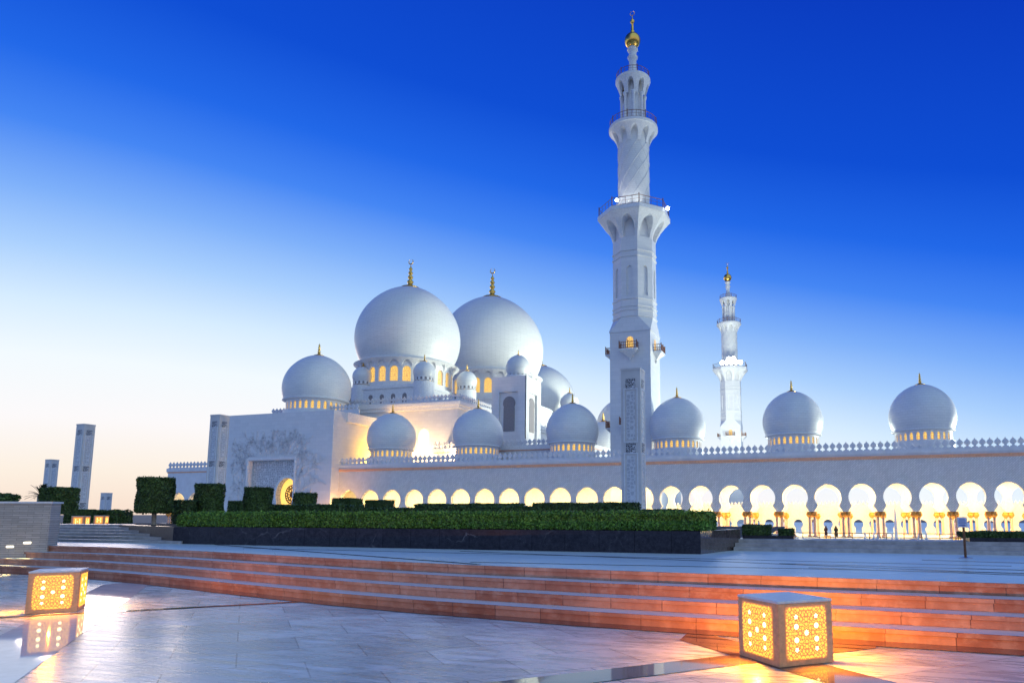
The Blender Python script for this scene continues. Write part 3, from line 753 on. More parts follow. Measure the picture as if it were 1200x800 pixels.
def court_wing():
    T = thing('courtyard_wing', 'pale floodlit wing with small domes showing just left of the tall minaret', 'arcade', (-52, 170, GZ))
    bm = B(); box(bm, -58, -44, 152, 230, GZ, 12.5); obj('wall', bm, M['white_marble'], T)
    for x, y, r, z in ((-49.8, 160, 5.3, 18.6), (-52.5, 189, 8.0, 26.5)):
        bm = B(); lathe(bm, [(r * .9, 12.4), (r * .9, z - r * .8)], 40, x, y); obj('dome_base', bm, M['soft_marble'], T)
        dome(T, (x, y), r, z, 1.8, 22, 2.9, lo=-26, dr=.84, crescent=False)
court_wing()

# ------------------------------------------------------------------ minarets
def rail_ring(bm, r, z, h, n, seg, ph=0.0):
    for zz, w in ((z + h, .07), (z + .12, .05), (z + h * .55, .03)):
        tube(bm, [(r * math.cos(ph + 2 * pi * i / seg), r * math.sin(ph + 2 * pi * i / seg), zz) for i in range(seg + 1)], w, 4)
    for k in range(n):
        a = ph + 2 * pi * k / n
        # along polygon side
        t = (a - ph) / (2 * pi / seg); i = int(t); f = t - i
        p = (Vector((r * math.cos(ph + 2 * pi * i / seg), r * math.sin(ph + 2 * pi * i / seg))) * (1 - f) + Vector((r * math.cos(ph + 2 * pi * (i + 1) / seg), r * math.sin(ph + 2 * pi * (i + 1) / seg))) * f)
        big = k % 4 == 0
        tube(bm, [(p.x, p.y, z), (p.x, p.y, z + h * (1.22 if big else 1))], .11 if big else .04, 4)
MIN = {}
def minaret(label, x, y, base_z, lamps):
    T = thing('minaret', label, 'minaret', (x, y, base_z)); b = base_z
    def P(name, mk, mat, smooth=None):
        if name not in MIN:
            bm = B(); mk(bm); me = mesh_of(bm, name.split('#')[0]); MIN[name] = me
            if smooth:
                for p in me.polygons: p.use_smooth = True
                me.set_sharp_from_angle(angle=R(smooth))
        return link(name.split('#')[0], MIN[name], M[mat], T, (x, y, 0))
    a = 4.15; q = a * math.tan(pi / 8)
    P('square_shaft', lambda bm: box(bm, -a, a, -a, a, GZ, 37.5), 'white_marble')
    def cham(bm):
        lo = [(-a - .12, -a - .12), (a + .12, -a - .12), (a + .12, a + .12), (-a - .12, a + .12)]
        up = [(q, -a), (a, -q), (a, q), (q, a), (-q, a), (-a, q), (-a, -q), (-q, -a)]
        L = [bm.verts.new((*p, 37.7)) for p in lo]; L0 = [bm.verts.new((*p, 37.48)) for p in lo]; U = [bm.verts.new((*p, 40.5)) for p in up]
        for i in range(4): bm.faces.new([L0[i], L0[(i + 1) % 4], L[(i + 1) % 4], L[i]])
        bm.faces.new(L0[::-1]); bm.faces.new(U)
        bm.faces.new([L[0], L[1], U[0], U[7]]); bm.faces.new([L[1], L[2], U[2], U[1]]); bm.faces.new([L[2], L[3], U[4], U[3]]); bm.faces.new([L[3], L[0], U[6], U[5]])
        bm.faces.new([L[1], U[1], U[0]]); bm.faces.new([L[2], U[3], U[2]]); bm.faces.new([L[3], U[5], U[4]]); bm.faces.new([L[0], U[7], U[6]])
    P('chamfered_shoulder', cham, 'white_marble')
    rc = a / math.cos(pi / 8); ph = pi / 8
    def octo(bm):
        lathe(bm, [(rc * .93, 40.4), (rc * .93, 62.3)], 8, ph=ph)
        ring_bays(bm, 8, lambda v: a, lambda v: a * .93, 44.5, 53.3, .36, .06, .64, .76, octo=True, cols=8, nv=2, ph=0)
        lathe(bm, [(rc, 40.45), (rc, 44.52)], 8, ph=ph, caps=False)
        lathe(bm, [(rc, 53.28), (rc, 57.3)], 8, ph=ph, caps=False)
        for z in (40.6, 41.9, 42.7, 44.2, 53.1, 54.3): lathe(bm, [(rc, z - .02), (rc + .17, z), (rc + .17, z + .28), (rc, z + .34)], 8, ph=ph, caps=False)
    P('octagonal_shaft', octo, 'white_marble')
    P('flared_gallery#1', lambda bm: (ring_bays(bm, 8, lambda v: a + (7.0 - a) * v ** 1.5, lambda v: a * .94, 57.2, 61.95, .66, 0, .30, .86, octo=True, cols=10, nv=4, pointed=1.15),
                                      lathe(bm, [(7.45, 61.9), (7.65, 62.05), (7.65, 62.85), (7.4, 62.9)], 8, ph=ph)), 'soft_marble')
    P('railing#1', lambda bm: rail_ring(bm, 7.35, 62.9, 1.7, 32, 8, ph), 'bronze')
    def cyl(bm):
        lathe(bm, [(3.28, 62.8), (3.28, 81.6)], 40, caps=False)
    def rib(bm):
        for d, n, w in ((1, 9, .085), (-1, 9, .028)):
            for k in range(n):
                tube(bm, [(3.29 * math.cos(d * t * 3.3 + 2 * pi * k / n), 3.29 * math.sin(d * t * 3.3 + 2 * pi * k / n), 62.9 + 16.6 * t) for t in [i / 26 for i in range(27)]], w, 4, 0)
    P('twisted_shaft', cyl, 'dome_marble', 40); P('spiral_ribs', rib, 'relief_gray')
    P('flared_gallery#2', lambda bm: (ring_bays(bm, 10, lambda v: 3.35 + (5.0 - 3.35) * v ** 1.4, lambda v: 3.25, 78.6, 81.9, .62, 0, .30, .84, cols=10, nv=4),
                                      lathe(bm, [(5.0, 81.85), (5.2, 82.0), (5.2, 82.6), (5.0, 82.65)], 40)), 'soft_marble')
    P('railing#2', lambda bm: rail_ring(bm, 4.95, 82.65, 1.5, 32, 32), 'bronze')
    P('lantern_core', lambda bm: lathe(bm, [(1.9, 82.6), (1.9, 93.2)], 24), 'soft_marble', 40)
    for k in range(8):
        an = 2 * pi * k / 8 + .3
        key = 'slim_column'
        if key not in MIN:
            bm = B(); lathe(bm, [(.5, 0), (.36, .3), (.3, .6), (.3, 6.6), (.42, 7.0), (.5, 7.4)], 12); MIN[key] = mesh_of(bm, 'slim_column', True)
        link('slim_column', MIN[key], M['soft_marble'], T, (x + 2.45 * math.cos(an), y + 2.45 * math.sin(an), 82.6))
    P('flared_gallery#3', lambda bm: (ring_bays(bm, 8, lambda v: 2.65 + (3.65 - 2.65) * v ** 1.2, lambda v: 2.5, 89.7, 93.2, .58, 0, .34, .86, cols=10, nv=4, ph=.1),
                                      lathe(bm, [(3.6, 93.15), (3.75, 93.3), (3.75, 93.75), (3.6, 93.8)], 32)), 'soft_marble')
    P('railing#3', lambda bm: rail_ring(bm, 3.5, 93.8, 1.3, 24, 24), 'bronze')
    P('neck', lambda bm: lathe(bm, [(1.9, 93.7), (1.2, 95.2), (.8, 97.0), (.8, 98.5), (1.15, 99.2), (.78, 99.9), (.78, 100.3), (1.2, 101.0), (.8, 101.6)], 24), 'soft_marble', 60)
    P('gold_ball', lambda bm: lathe(bm, [(.6, 101.5)] + [(1.72 * math.cos(t), 103.2 + 1.72 * math.sin(t)) for t in [R(-66 + 142 * i / 20) for i in range(21)]] + [(.36, 105.0)], 28), 'gold', 60)
    def spire(bm):
        lathe(bm, [(.42, 104.9), (.5, 105.3), (.34, 105.6), (.22, 107.2), (.3, 107.3), (.52, 107.8), (.3, 108.2), (.1, 108.6), (.06, 109.3)], 14)
        tube(bm, [(.5 * math.cos(t), 0, 109.7 + .5 * math.sin(t)) for t in [R(115 + 310 * i / 14) for i in range(15)]], .07, 5)
    P('spire', spire, 'gold', 60)
    # balconies on the square shaft
    for zb in (33.7, 18.6):
        for k in range(4):
            rot = k * pi / 2
            if 'balcony' not in MIN:
                bm = B(); w, d = 1.85, 1.7
                box(bm, -w, w, -d, 0, -.25, .05)
                v = [bm.verts.new(p) for p in ((-w * .93, -d * .93, -.25), (w * .93, -d * .93, -.25), (w * .93, 0, -.25), (-w * .93, 0, -.25), (-.25, -.3, -1.5), (.25, -.3, -1.5), (.25, 0, -1.7), (-.25, 0, -1.7))]
                for f in ((0, 4, 5, 1), (1, 5, 6, 2), (3, 7, 4, 0), (4, 7, 6, 5)): bm.faces.new([v[i] for i in f])
                lathe(bm, [(.05, -2.3), (.3, -1.6)], 8, 0, -.2); MIN['balcony'] = mesh_of(bm, 'balcony')
                bm = B()
                for zz in (.2, .75, 1.35):
                    tube(bm, [(-w + .08, 0, zz), (-w + .08, -d + .08, zz), (w - .08, -d + .08, zz), (w - .08, 0, zz)], .06, 4)
                for i in range(9):
                    xx = -w + .08 + (2 * w - .16) * i / 8; tube(bm, [(xx, -d + .08, .05), (xx, -d + .08, 1.65 if i % 4 == 0 else 1.35)], .11 if i % 4 == 0 else .05, 4)
                for s in (-1, 1):
                    for i in range(1, 4): tube(bm, [(s * (w - .08), -d * i / 4, .05), (s * (w - .08), -d * i / 4, 1.35)], .05, 4)
                MIN['brail'] = mesh_of(bm, 'railing')
                bm = B(); vprism(bm, [(-.72, .05), (.72, .05), (.72, 2.0)] + [(.72 * math.cos(t), 2.0 + .8 * math.sin(t)) for t in [pi * i / 8 for i in range(1, 8)]] + [(-.72, 2.0)], -.03, .0); MIN['bdoor'] = mesh_of(bm, 'door')
            dx, dy = a * math.sin(rot), -a * math.cos(rot)
            bo = link('balcony', MIN['balcony'], M['soft_marble'], T, (x + dx * 1.0005, y + dy * 1.0005, zb), rot)
            ra = link('railing', MIN['brail'], M['bronze'], bo, WP[bo.name]); ra.rotation_euler = (0, 0, 0)
            do = link('door', MIN['bdoor'], M['window_glow'], bo, WP[bo.name]); do.rotation_euler = (0, 0, 0)
    return T
MX, MY = -34.25, 132.2
minaret('tall square based minaret with flared galleries rising close behind the arcade', MX, MY, GZ, None)
r2 = (0.0, 0.0)
FX, FY = -33.6, 290.5
minaret('distant floodlit minaret between two arcade domes, its galleries very small', FX, FY, GZ, None)
def floodlight(label, loc, target, r=.5, offs=((0, 0),)):
    T = thing('floodlight', label, 'floodlight', loc)
    d = (Vector(target) - Vector(loc)).normalized()
    bm = B(); lathe(bm, [(r * .5, -r * .9), (r * 1.0, -r * .2), (r * 1.12, .03)], 16)
    h = obj('housing', bm, M['steel'], T, loc); h.rotation_euler = d.to_track_quat('Z', 'Y').to_euler()
    bm = B(); lathe(bm, [(r * 1.05, .04), (r * 1.05, .09)], 16)
    me = mesh_of(bm, 'lens')
    for ox, oz in offs:
        l = link('lens', me, M['lamp_white'], T, (loc[0] + ox, loc[1], loc[2] + oz)); l.rotation_euler = h.rotation_euler
        if ox or oz: hh = link('housing', h.data, M['steel'], T, (loc[0] + ox, loc[1], loc[2] + oz)); hh.rotation_euler = h.rotation_euler
    bm = B(); box(bm, -.08, .08, -.08, .08, -1.0, -.2); obj('bracket', bm, M['steel'], T, loc)
floodlight('brilliant floodlight widened by added lenses on the distant minaret gallery', (FX + 1.5, FY - 7.9, 64.0), (0, 0, 2), .85, ((0, 0), (-1.9, .1), (1.9, -.1), (-.95, 1.5), (.95, 1.45), (3.7, -.2), (-3.7, .1)))  # side lenses added to spread the bright spot like glare
floodlight('bright floodlight behind the railing of the tall minaret gallery', (MX - 1.9, MY - 6.4, 64.2), (-30, 20, 40), .3)
floodlight('bright floodlight on the right corner of the tall minaret gallery', (MX + 7.75, MY - 2.9, 62.6), (20, 0, 20), .34)
# floodlighting from the courtyard side
FC = (.93, 1.0, .80)
spot('flood', (15, 190, 10), (-100, 165, 42), 600000, FC, 60, 1, 16)
spot('flood', (-20, 240, 20), (-104, 225, 55), 430000, FC, 75, 1, 14)
spot('flood', (14, 158, 6), (MX, MY, 45), 90000, (.92, 1, .85), 90, 1, 5)
spot('flood', (50, 158, 12), (5, 128, 18), 170000, FC, 100, 1, 6)
spot('flood', (-6, 168, 10), (14, 128, 19), 70000, FC, 80, 1, 5)
spot('flood', (-12, 165, 12), (-35, 128, 18), 24000, FC, 110, 1, 5)
spot('flood', (FX + 45, FY - 70, 6), (FX, FY, 60), 220000, (.93, 1, .86), 70, 1, 8)
spot('flood', (FX + 6, FY - 75, 4), (FX, FY, 60), 170000, (.95, 1, .84), 70, 1, 8)
spot('flood', (-42, 152, 14), (-64, 146, 24), 7000, (.92, 1, .86), 90, 1, 4)
# warm uplights on the roofs beside the hall, plus one added at ground level
spot('warm_uplight', (-94.6, 133.2, 12.4), (-97, 131, 18), 14000, (1, .50, .05), 160, 1, .3)
spot('warm_uplight', (-84.0, 132.8, 12.6), (-84, 140, 20), 7000, (1, .66, .32), 160, 1, .3)
spot('warm_uplight', (-91, 134.2, 12.6), (-94, 140, 20), 7000, (1, .58, .2), 160, 1, .3)
spot('warm_uplight', (-74.5, 131.5, 12.5), (-77, 142, 20), 9000, (1, .66, .3), 160, 1, .3)
spot('warm_uplight', (-73.5, 148, 16.4), (-79, 149, 22), 7000, (1, .66, .3), 160, 1, .3)
spot('warm_uplight', (-94.5, 117.5, GZ + .3), (-97, 119.6, 4), 9000, (1, .45, .07), 150, 1, .3)  # unseen ground lamp added in place of the arcade's glow
for a_ in (-.9, -.2, .5): spot('gallery_light', (MX + 5.6 * math.sin(a_), MY - 5.6 * math.cos(a_), 63.2), (MX, MY, 75), 600, (1, 1, .9), 80, 1, .1)
# ------------------------------------------------------------------ light towers
def tower(label, x, y, group='carved square light towers', w=2.12, zt=18.6):
    T = thing('light_tower', label, 'light tower', (x, y, GZ - .4), group)
    h = w / 2; b = GZ - .4
    if 'tw' not in MIN:
        bm = B(); box(bm, -h, h, -h, h, b, zt - .25); box(bm, -h - .04, h + .04, -h - .04, h + .04, zt - .25, zt); MIN['tw'] = mesh_of(bm, 'shaft')
        bm = B(); box(bm, -.55, .55, -.03, .0, -.55, .55); MIN['gr'] = mesh_of(bm, 'grille')
        bm = B(); box(bm, -.46, .46, -.02, 0, -2.6, 2.6); MIN['pn'] = mesh_of(bm, 'carved_panel')
        bm = B()
        for p in ((-.78, -.66, -2.9, 2.9), (.66, .78, -2.9, 2.9)): box(bm, p[0], p[1], -.06, 0, p[2], p[3])
        for p in ((-.66, .66, 2.78, 2.9), (-.66, .66, -2.9, -2.78)): box(bm, p[0], p[1], -.06, 0, p[2], p[3])
        MIN['pf'] = mesh_of(bm, 'panel_frame')
    link('shaft', MIN['tw'], M['pylon_stone'], T, (x, y, 0))
    for rot in (0, pi / 2):
        dx, dy = h * math.sin(rot), -h * math.cos(rot)
        for zz in (16.9, 10.0, 3.1): link('grille', MIN['gr'], M['pierced_grille'], T, (x + dx, y + dy, zz), rot)
        for zz in (13.5, 6.6, -.4):
            pa = link('carved_panel', MIN['pn'], M['carved_panel'], T, (x + dx, y + dy, zz), rot)
            f = link('panel_frame', MIN['pf'], M['soft_marble'], pa, WP[pa.name])
    return T
tower('carved square light tower standing in front of the tall minaret', -18.55, 70.5)
tower('carved square light tower standing at the left edge of the gatehouse', -98.6, 91.6)
tower('largest carved square light tower at the far left, taller than the clipped tree beside it', -133.3, 93)
tower('carved light tower half hidden behind the boxy clipped tree at far left', -195, 128)
tower('smallest carved light tower, low on the horizon above the far left lanterns', -209, 154)
for nm, z in (('light_tower.003', -2.6), ('light_tower.004', -10.6), ('light_tower', -1.6)):
    bpy.data.objects[nm].location.z += z

# ------------------------------------------------------------------ planter, hedges, clipped trees
def leaves(name, pts, nrm, size, mat, parent, core=None, coremat='tree_leaf', asp=.5):
    n = len(pts); rng = np.random.default_rng(len(pts))
    d = nrm + rng.normal(0, .75, (n, 3)); d /= np.linalg.norm(d, axis=1)[:, None]
    a = np.cross(d, rng.normal(0, 1, (n, 3))); a /= np.linalg.norm(a, axis=1)[:, None] + 1e-9
    b = np.cross(d, a); s = size * rng.uniform(.6, 1.3, (n, 1))
    v = np.stack([pts - a * s, pts - b * s * asp, pts + a * s, pts + b * s * asp], 1).reshape(-1, 3)
    f = np.arange(4 * n).reshape(-1, 4)
    V = v.tolist(); F = f.tolist()
    if core:
        o = len(V); V += [tuple(p) for p in core[0]]; F += [[i + o for i in q] for q in core[1]]
    me = bpy.data.meshes.new(name); me.from_pydata(V, [], F); me.update()
    return link(name, me, M[mat], parent, (0, 0, 0))
def noise3(p):
    return (np.sin(p[:, 0] * 3.1 + p[:, 2] * 2) + np.sin(p[:, 0] * 7.3 + 1.3) * .6 + np.sin(p[:, 1] * 5.1 + p[:, 2] * 4 + .7) * .6) / 2.2
def hedge_box(x0, x1, y0, y1, z0, z1, n, rng, amp=.03):
    faces = [(1, y0, -1), (1, y1, 1), (0, x0, -1), (0, x1, 1), (2, z1, 1)]
    ar = [(x1 - x0) * (z1 - z0) * 1.6, (x1 - x0) * (z1 - z0) * .3, (y1 - y0) * (z1 - z0), (y1 - y0) * (z1 - z0), (x1 - x0) * (y1 - y0)]
    tot = sum(ar); P = []; Nn = []
    for (ax, c, s), A in zip(faces, ar):
        k = int(n * A / tot); p = np.stack([rng.uniform(x0, x1, k), rng.uniform(y0, y1, k), rng.uniform(z0, z1, k)], 1)
        p[:, ax] = c - s * np.abs(rng.normal(0, .03, k)); nn = np.zeros((k, 3)); nn[:, ax] = s
        p[:, ax] += s * amp * noise3(p); P.append(p); Nn.append(nn)
    i = .045
    cv = [(x, y, z) for z in (z0, z1 - i) for x, y in ((x0 + i, y0 + i), (x1 - i, y0 + i), (x1 - i, y1 - i), (x0 + i, y1 - i))]
    cf = [(4, 5, 6, 7), (0, 1, 5, 4), (1, 2, 6, 5), (2, 3, 7, 6), (3, 0, 4, 7)]
    return np.concatenate(P), np.concatenate(Nn), (cv, cf)
RG = np.random.default_rng(3)
def hedge(label, x0, x1, y0, y1, z0, z1, n, size, group=None, mat='tree_leaf', rot=0.0, amp=.03, sprigs=0, name='hedge', cat='hedge'):
    T = thing(name, label, cat, ((x0 + x1) / 2, (y0 + y1) / 2, z0), group)
    p, nn, core = hedge_box(x0, x1, y0, y1, z0, z1, n, RG, amp)
    if sprigs:
        k = sprigs; q = np.stack([RG.uniform(x0, x1, k), RG.uniform(y0, y1, k), z1 + np.abs(RG.normal(0, .038, k))], 1)
        p = np.concatenate([p, q]); m_ = RG.normal(0, 1, (k, 3)); m_[:, 2] *= .15; nn = np.concatenate([nn, m_ * 3])
    o = leaves('foliage', p, nn, size, mat, T, core)
    o.location = -WP[T.name]
    if rot: T.rotation_euler = (0, 0, rot)
    return T
def clipped(label, x, y, r, z0, z1, zg, n, size, group, square=False, name='clipped_tree', cat='clipped tree', trunk_r=.07):
    T = thing(name, label, cat, (x, y, zg), group)
    if square: p, nn, core = hedge_box(x - r, x + r, y - r, y + r, z0, z1, n, RG, .03)
    else:
        k = int(n * .7); a = RG.uniform(0, 2 * pi, k); rr = r - np.abs(RG.normal(0, .035, k)); z = RG.uniform(z0, z1, k)
        rr = rr + .03 * np.sin(a * 5 + z * 7)
        p1 = np.stack([x + rr * np.cos(a), y + rr * np.sin(a), z], 1); n1 = np.stack([np.cos(a), np.sin(a), 0 * a], 1)
        k = n - k; a = RG.uniform(0, 2 * pi, k); rr = r * np.sqrt(RG.uniform(0, 1, k)); up = RG.random(k) < .55
        p2 = np.stack([x + rr * np.cos(a), y + rr * np.sin(a), np.where(up, z1, z0) + RG.normal(0, .025, k)], 1); n2 = np.stack([0 * a, 0 * a, np.where(up, 1., -1.)], 1)
        p = np.concatenate([p1, p2]); nn = np.concatenate([n1, n2]); i = .06; m_ = 24
        cv = [(x + (r - i) * math.cos(2 * pi * j / m_), y + (r - i) * math.sin(2 * pi * j / m_), zz) for zz in (z0 + i, z1 - i) for j in range(m_)]
        cf = [[j, (j + 1) % m_, m_ + (j + 1) % m_, m_ + j] for j in range(m_)] + [list(range(m_))[::-1], list(range(m_, 2 * m_))]
        core = (cv, cf)
    o = leaves('crown', p, nn, size, 'tree_leaf', T, core); o.location = -WP[T.name]
    if z0 - zg > .05:
        bm = B(); tube(bm, [(x, y, zg - .02), (x + .03, y, (z0 + zg) / 2), (x, y, z0 + .3)], [trunk_r * 1.25, trunk_r, trunk_r], 8); obj('trunk', bm, M['bark'], T, smooth=True)
        T.children[-1].location = -WP[T.name]
    return T
def planter():
    T = thing('planter', 'long low black granite planter wall below the front hedge', 'planter', (-10, 15.5, ZU))
    front = [(-23.2, 17.6), (-18.0, 15.35), (-2.46, 14.98), (-1.86, 17.3)]
    bm = B(); prism(bm, front + [(-2.6, 18.3), (-23, 18.6)], ZU - .02, 1.13); bm.normal_update()
    for f in bm.faces:
        if f.normal.x > .8: f.material_index = 1
    obj('wall', bm, [M['black_granite'], M['polished_granite']], T)
    bm = B(); inn = [(-22.6, 17.75), (-17.9, 15.6), (-2.75, 15.23), (-2.2, 17.25)]; prism(bm, inn + [(-2.8, 18.2), (-22.6, 18.4)], 1.131, 1.15); obj('soil', bm, M['soil'], T)
planter()
hedge('long bright green hedge growing along the black granite planter', -18.0, -2.3, 15.28, 16.25, 1.15, 1.49, 62000, .037, mat='hedge_leaf', amp=.07, sprigs=9000).rotation_euler = (0, 0, R(-1.35))
def small_planter(label, x0, x1, y0, y1, z0, z1, hh):
    T = thing('planter', label, 'planter', ((x0 + x1) / 2, y0, z0)); bm = B(); box(bm, x0, x1, y0, y1, z0 - .01, z1); obj('wall', bm, M['black_granite'], T)
small_planter('small black granite curb under the boxy hedge beside the big planter end', -1.85, -.62, 17.7, 19.3, ZU + .255, ZU + .33, 0)
hedge('dark boxy hedge just right of the big planter end', -1.85, -1.2, 17.75, 18.9, ZU + .33, 1.22, 5000, .03)
hedge('small square hedge on the terrace left of the railing', -.98, -.62, 17.8, 18.25, ZU + .33, 1.13, 2200, .028)
small_planter('small black granite curb under the flat hedge beyond the sign', 3.15, 4.35, 17.25, 17.9, ZU + .255, ZU + .34, 0)
hedge('flat hedge on the terrace right of the sign post', 3.0, 4.3, 17.3, 17.85, ZU + .34, 1.1, 5000, .026)
GR = 'low dark clipped hedges in the garden'
hedge('wide two step dark hedge in the left part of the garden', -21.2, -17.3, 21.8, 23.4, .6, 1.86, 9000, .05, GR)
hedge('dark low hedge running across the middle of the garden', -19.0, -13.6, 24.8, 26.4, .6, 1.75, 9000, .05, GR)
hedge('dark garden hedge left of centre under the small glowing arches', -15.6, -11.1, 24.2, 25.2, .6, 1.9, 9000, .05, GR)
hedge('dark garden hedge behind the long planter in the middle', -13.2, -9.9, 22.6, 23.4, .6, 1.78, 7000, .05, GR)
hedge('dark raised hedge in front of the tower near the tall minaret', -9.6, -5.9, 22.4, 23.4, .6, 1.88, 8000, .05, GR)
hedge('lower dark hedge sloping away right of the garden towards the planter end', -6.3, -4.0, 20.4, 21.4, .6, 1.62, 6000, .05, GR)
CG = 'clipped round and square trees'
clipped('largest drum shaped clipped tree on a pale trunk left of the planter', -20.9, 17.05, .54, 1.58, 2.66, .6, 14000, .035, CG)
clipped('drum shaped clipped tree in front of the gatehouse light tower', -21.35, 19.6, .5, 1.2, 2.56, .6, 11000, .035, CG)
clipped('drum shaped clipped tree covering the left side of the gate arch', -20.25, 20.8, .5, 1.2, 2.46, .6, 11000, .035, CG)
clipped('small square clipped bush between two drum shaped trees', -22.2, 21.8, .28, .6, 2.02, .6, 5000, .035, CG, True, 'clipped_bush', 'clipped bush')
clipped('short flat topped clipped bush below the right side of the gatehouse', -21.0, 24.2, .48, .6, 2.36, .6, 7000, .04, CG, False, 'clipped_bush', 'clipped bush')
clipped('small flat bush in front of the first glowing arch', -20.9, 26.9, .5, .6, 2.22, .6, 6000, .04, CG, True, 'clipped_bush', 'clipped bush')
clipped('small olive bush in front of the second and third glowing arches', -19.7, 27.7, .5, .6, 2.15, .6, 6000, .04, CG, True, 'clipped_bush', 'clipped bush')
clipped('boxy clipped tree behind the end of the stone wall', -21.65, 14.5, .36, 1.5, 2.27, .98, 9000, .032, CG, True)
clipped('round dark bush tucked right of the largest drum shaped tree', -21.5, 18.7, .38, .6, 1.95, .6, 5000, .04, CG, False, 'clipped_bush', 'clipped bush')
hedge('dark boxy hedge behind the larger pair of far lantern faces', -68.4, -66.0, 46.4, 47.8, .6, 1.93, 6000, .07)
hedge('loose leafy shrub right of the far lanterns', -68.2, -64.8, 48.6, 50.6, .6, 1.76, 6000, .11, amp=.2, name='shrub', cat='shrub')
hedge('ragged shrub on the left skyline above the stone wall', -25.5, -22.8, 13.2, 14.2, .64, 2.05, 7000, .06, amp=.12, name='shrub', cat='shrub')
hedge('tall dark shrub at the left edge above the stone wall', -24.3, -23.3, 12.2, 12.9, .64, 2.2, 4000, .06, amp=.1, name='shrub', cat='shrub')
def palm(label, x, y, zg, h):
    T = thing('palm', label, 'palm', (x, y, zg))
    bm = B(); tube(bm, [(0, 0, 0), (.03, 0, h * .5), (0, 0, h)], [.14, .11, .1], 8); obj('trunk', bm, M['bark'], T, (x, y, zg), True)
    bm = B(); rng = random.Random(5)
    for k in range(34):
        a = rng.uniform(0, 2 * pi); up = rng.uniform(.1, 1.45); l = rng.uniform(.42, .6); pts = []
        for i in range(15):
            t = i / 14; pts.append(Vector((l * t * math.cos(a) * math.cos(up), l * t * math.sin(a) * math.cos(up), h + l * math.sin(up) * t - .3 * l * t * t)))
        for i in range(1, 15):
            p = pts[i]; d = (pts[i] - pts[i - 1]).normalized(); sd_ = d.cross(Vector((0, 0, 1)))
            sd_ = sd_.normalized() if sd_.length > .05 else Vector((1, 0, 0))
            for sg in (-1, 1):
                e = p + sd_ * sg * .075 + d * .1 - Vector((0, 0, .02)); bm.faces.new([bm.verts.new(q) for q in (p - d * .014, p + d * .014, e)])
    obj('crown', bm, M['palm_leaf'], T, (x, y, zg))
palm('small ragged palm on the skyline left of the boxy clipped tree', -24.6, 15.9, 1.1, 1.0)

spot('garden_uplight', (-20.6, 16.4, .75), (-20.9, 17.0, 1.6), 14, (.85, 1, .55), 110, .8, .03)
# ------------------------------------------------------------------ left stone wall with recessed lights
def stone_wall():
    T = thing('stone_wall', 'grey split limestone wall with two small recessed lights at the left', 'wall', (-20, 13.4, 0))
    a = Vector((-20.12, 13.3)); d = Vector((-3.4, -2.0)).normalized(); n = Vector((d.y, -d.x))
    if n.y > 0: n = -n
    P = lambda t, o: a + d * t - n * o
    bm = B(); prism(bm, [P(0, 0), P(0, .5), P(9, .5), P(9, 0)], -.02, 1.79); bmesh.ops.recalc_face_normals(bm, faces=bm.faces); obj('wall', bm, M['split_limestone'], T)
    bm = B(); prism(bm, [P(-.04, -.04), P(-.04, .54), P(9, .54), P(9, -.04)], 1.792, 1.84); bmesh.ops.recalc_face_normals(bm, faces=bm.faces); obj('coping', bm, M['lantern_top'], T)
    for t, zl in ((.80, .60), (.40, .70)):
        bm = B(); prism(bm, [P(t, -.012), P(t + .17, -.012), P(t + .17, .02), P(t, .02)], zl, zl + .045); bmesh.ops.recalc_face_normals(bm, faces=bm.faces)
        obj('recessed_light', bm, M['step_light'], T)
        c = P(t + .08, -.08); spot('step_lamp', (c.x, c.y, zl), (c.x + .2, c.y - .25, .3), 22, (1, .72, .25), 70, .3, 0)
stone_wall()

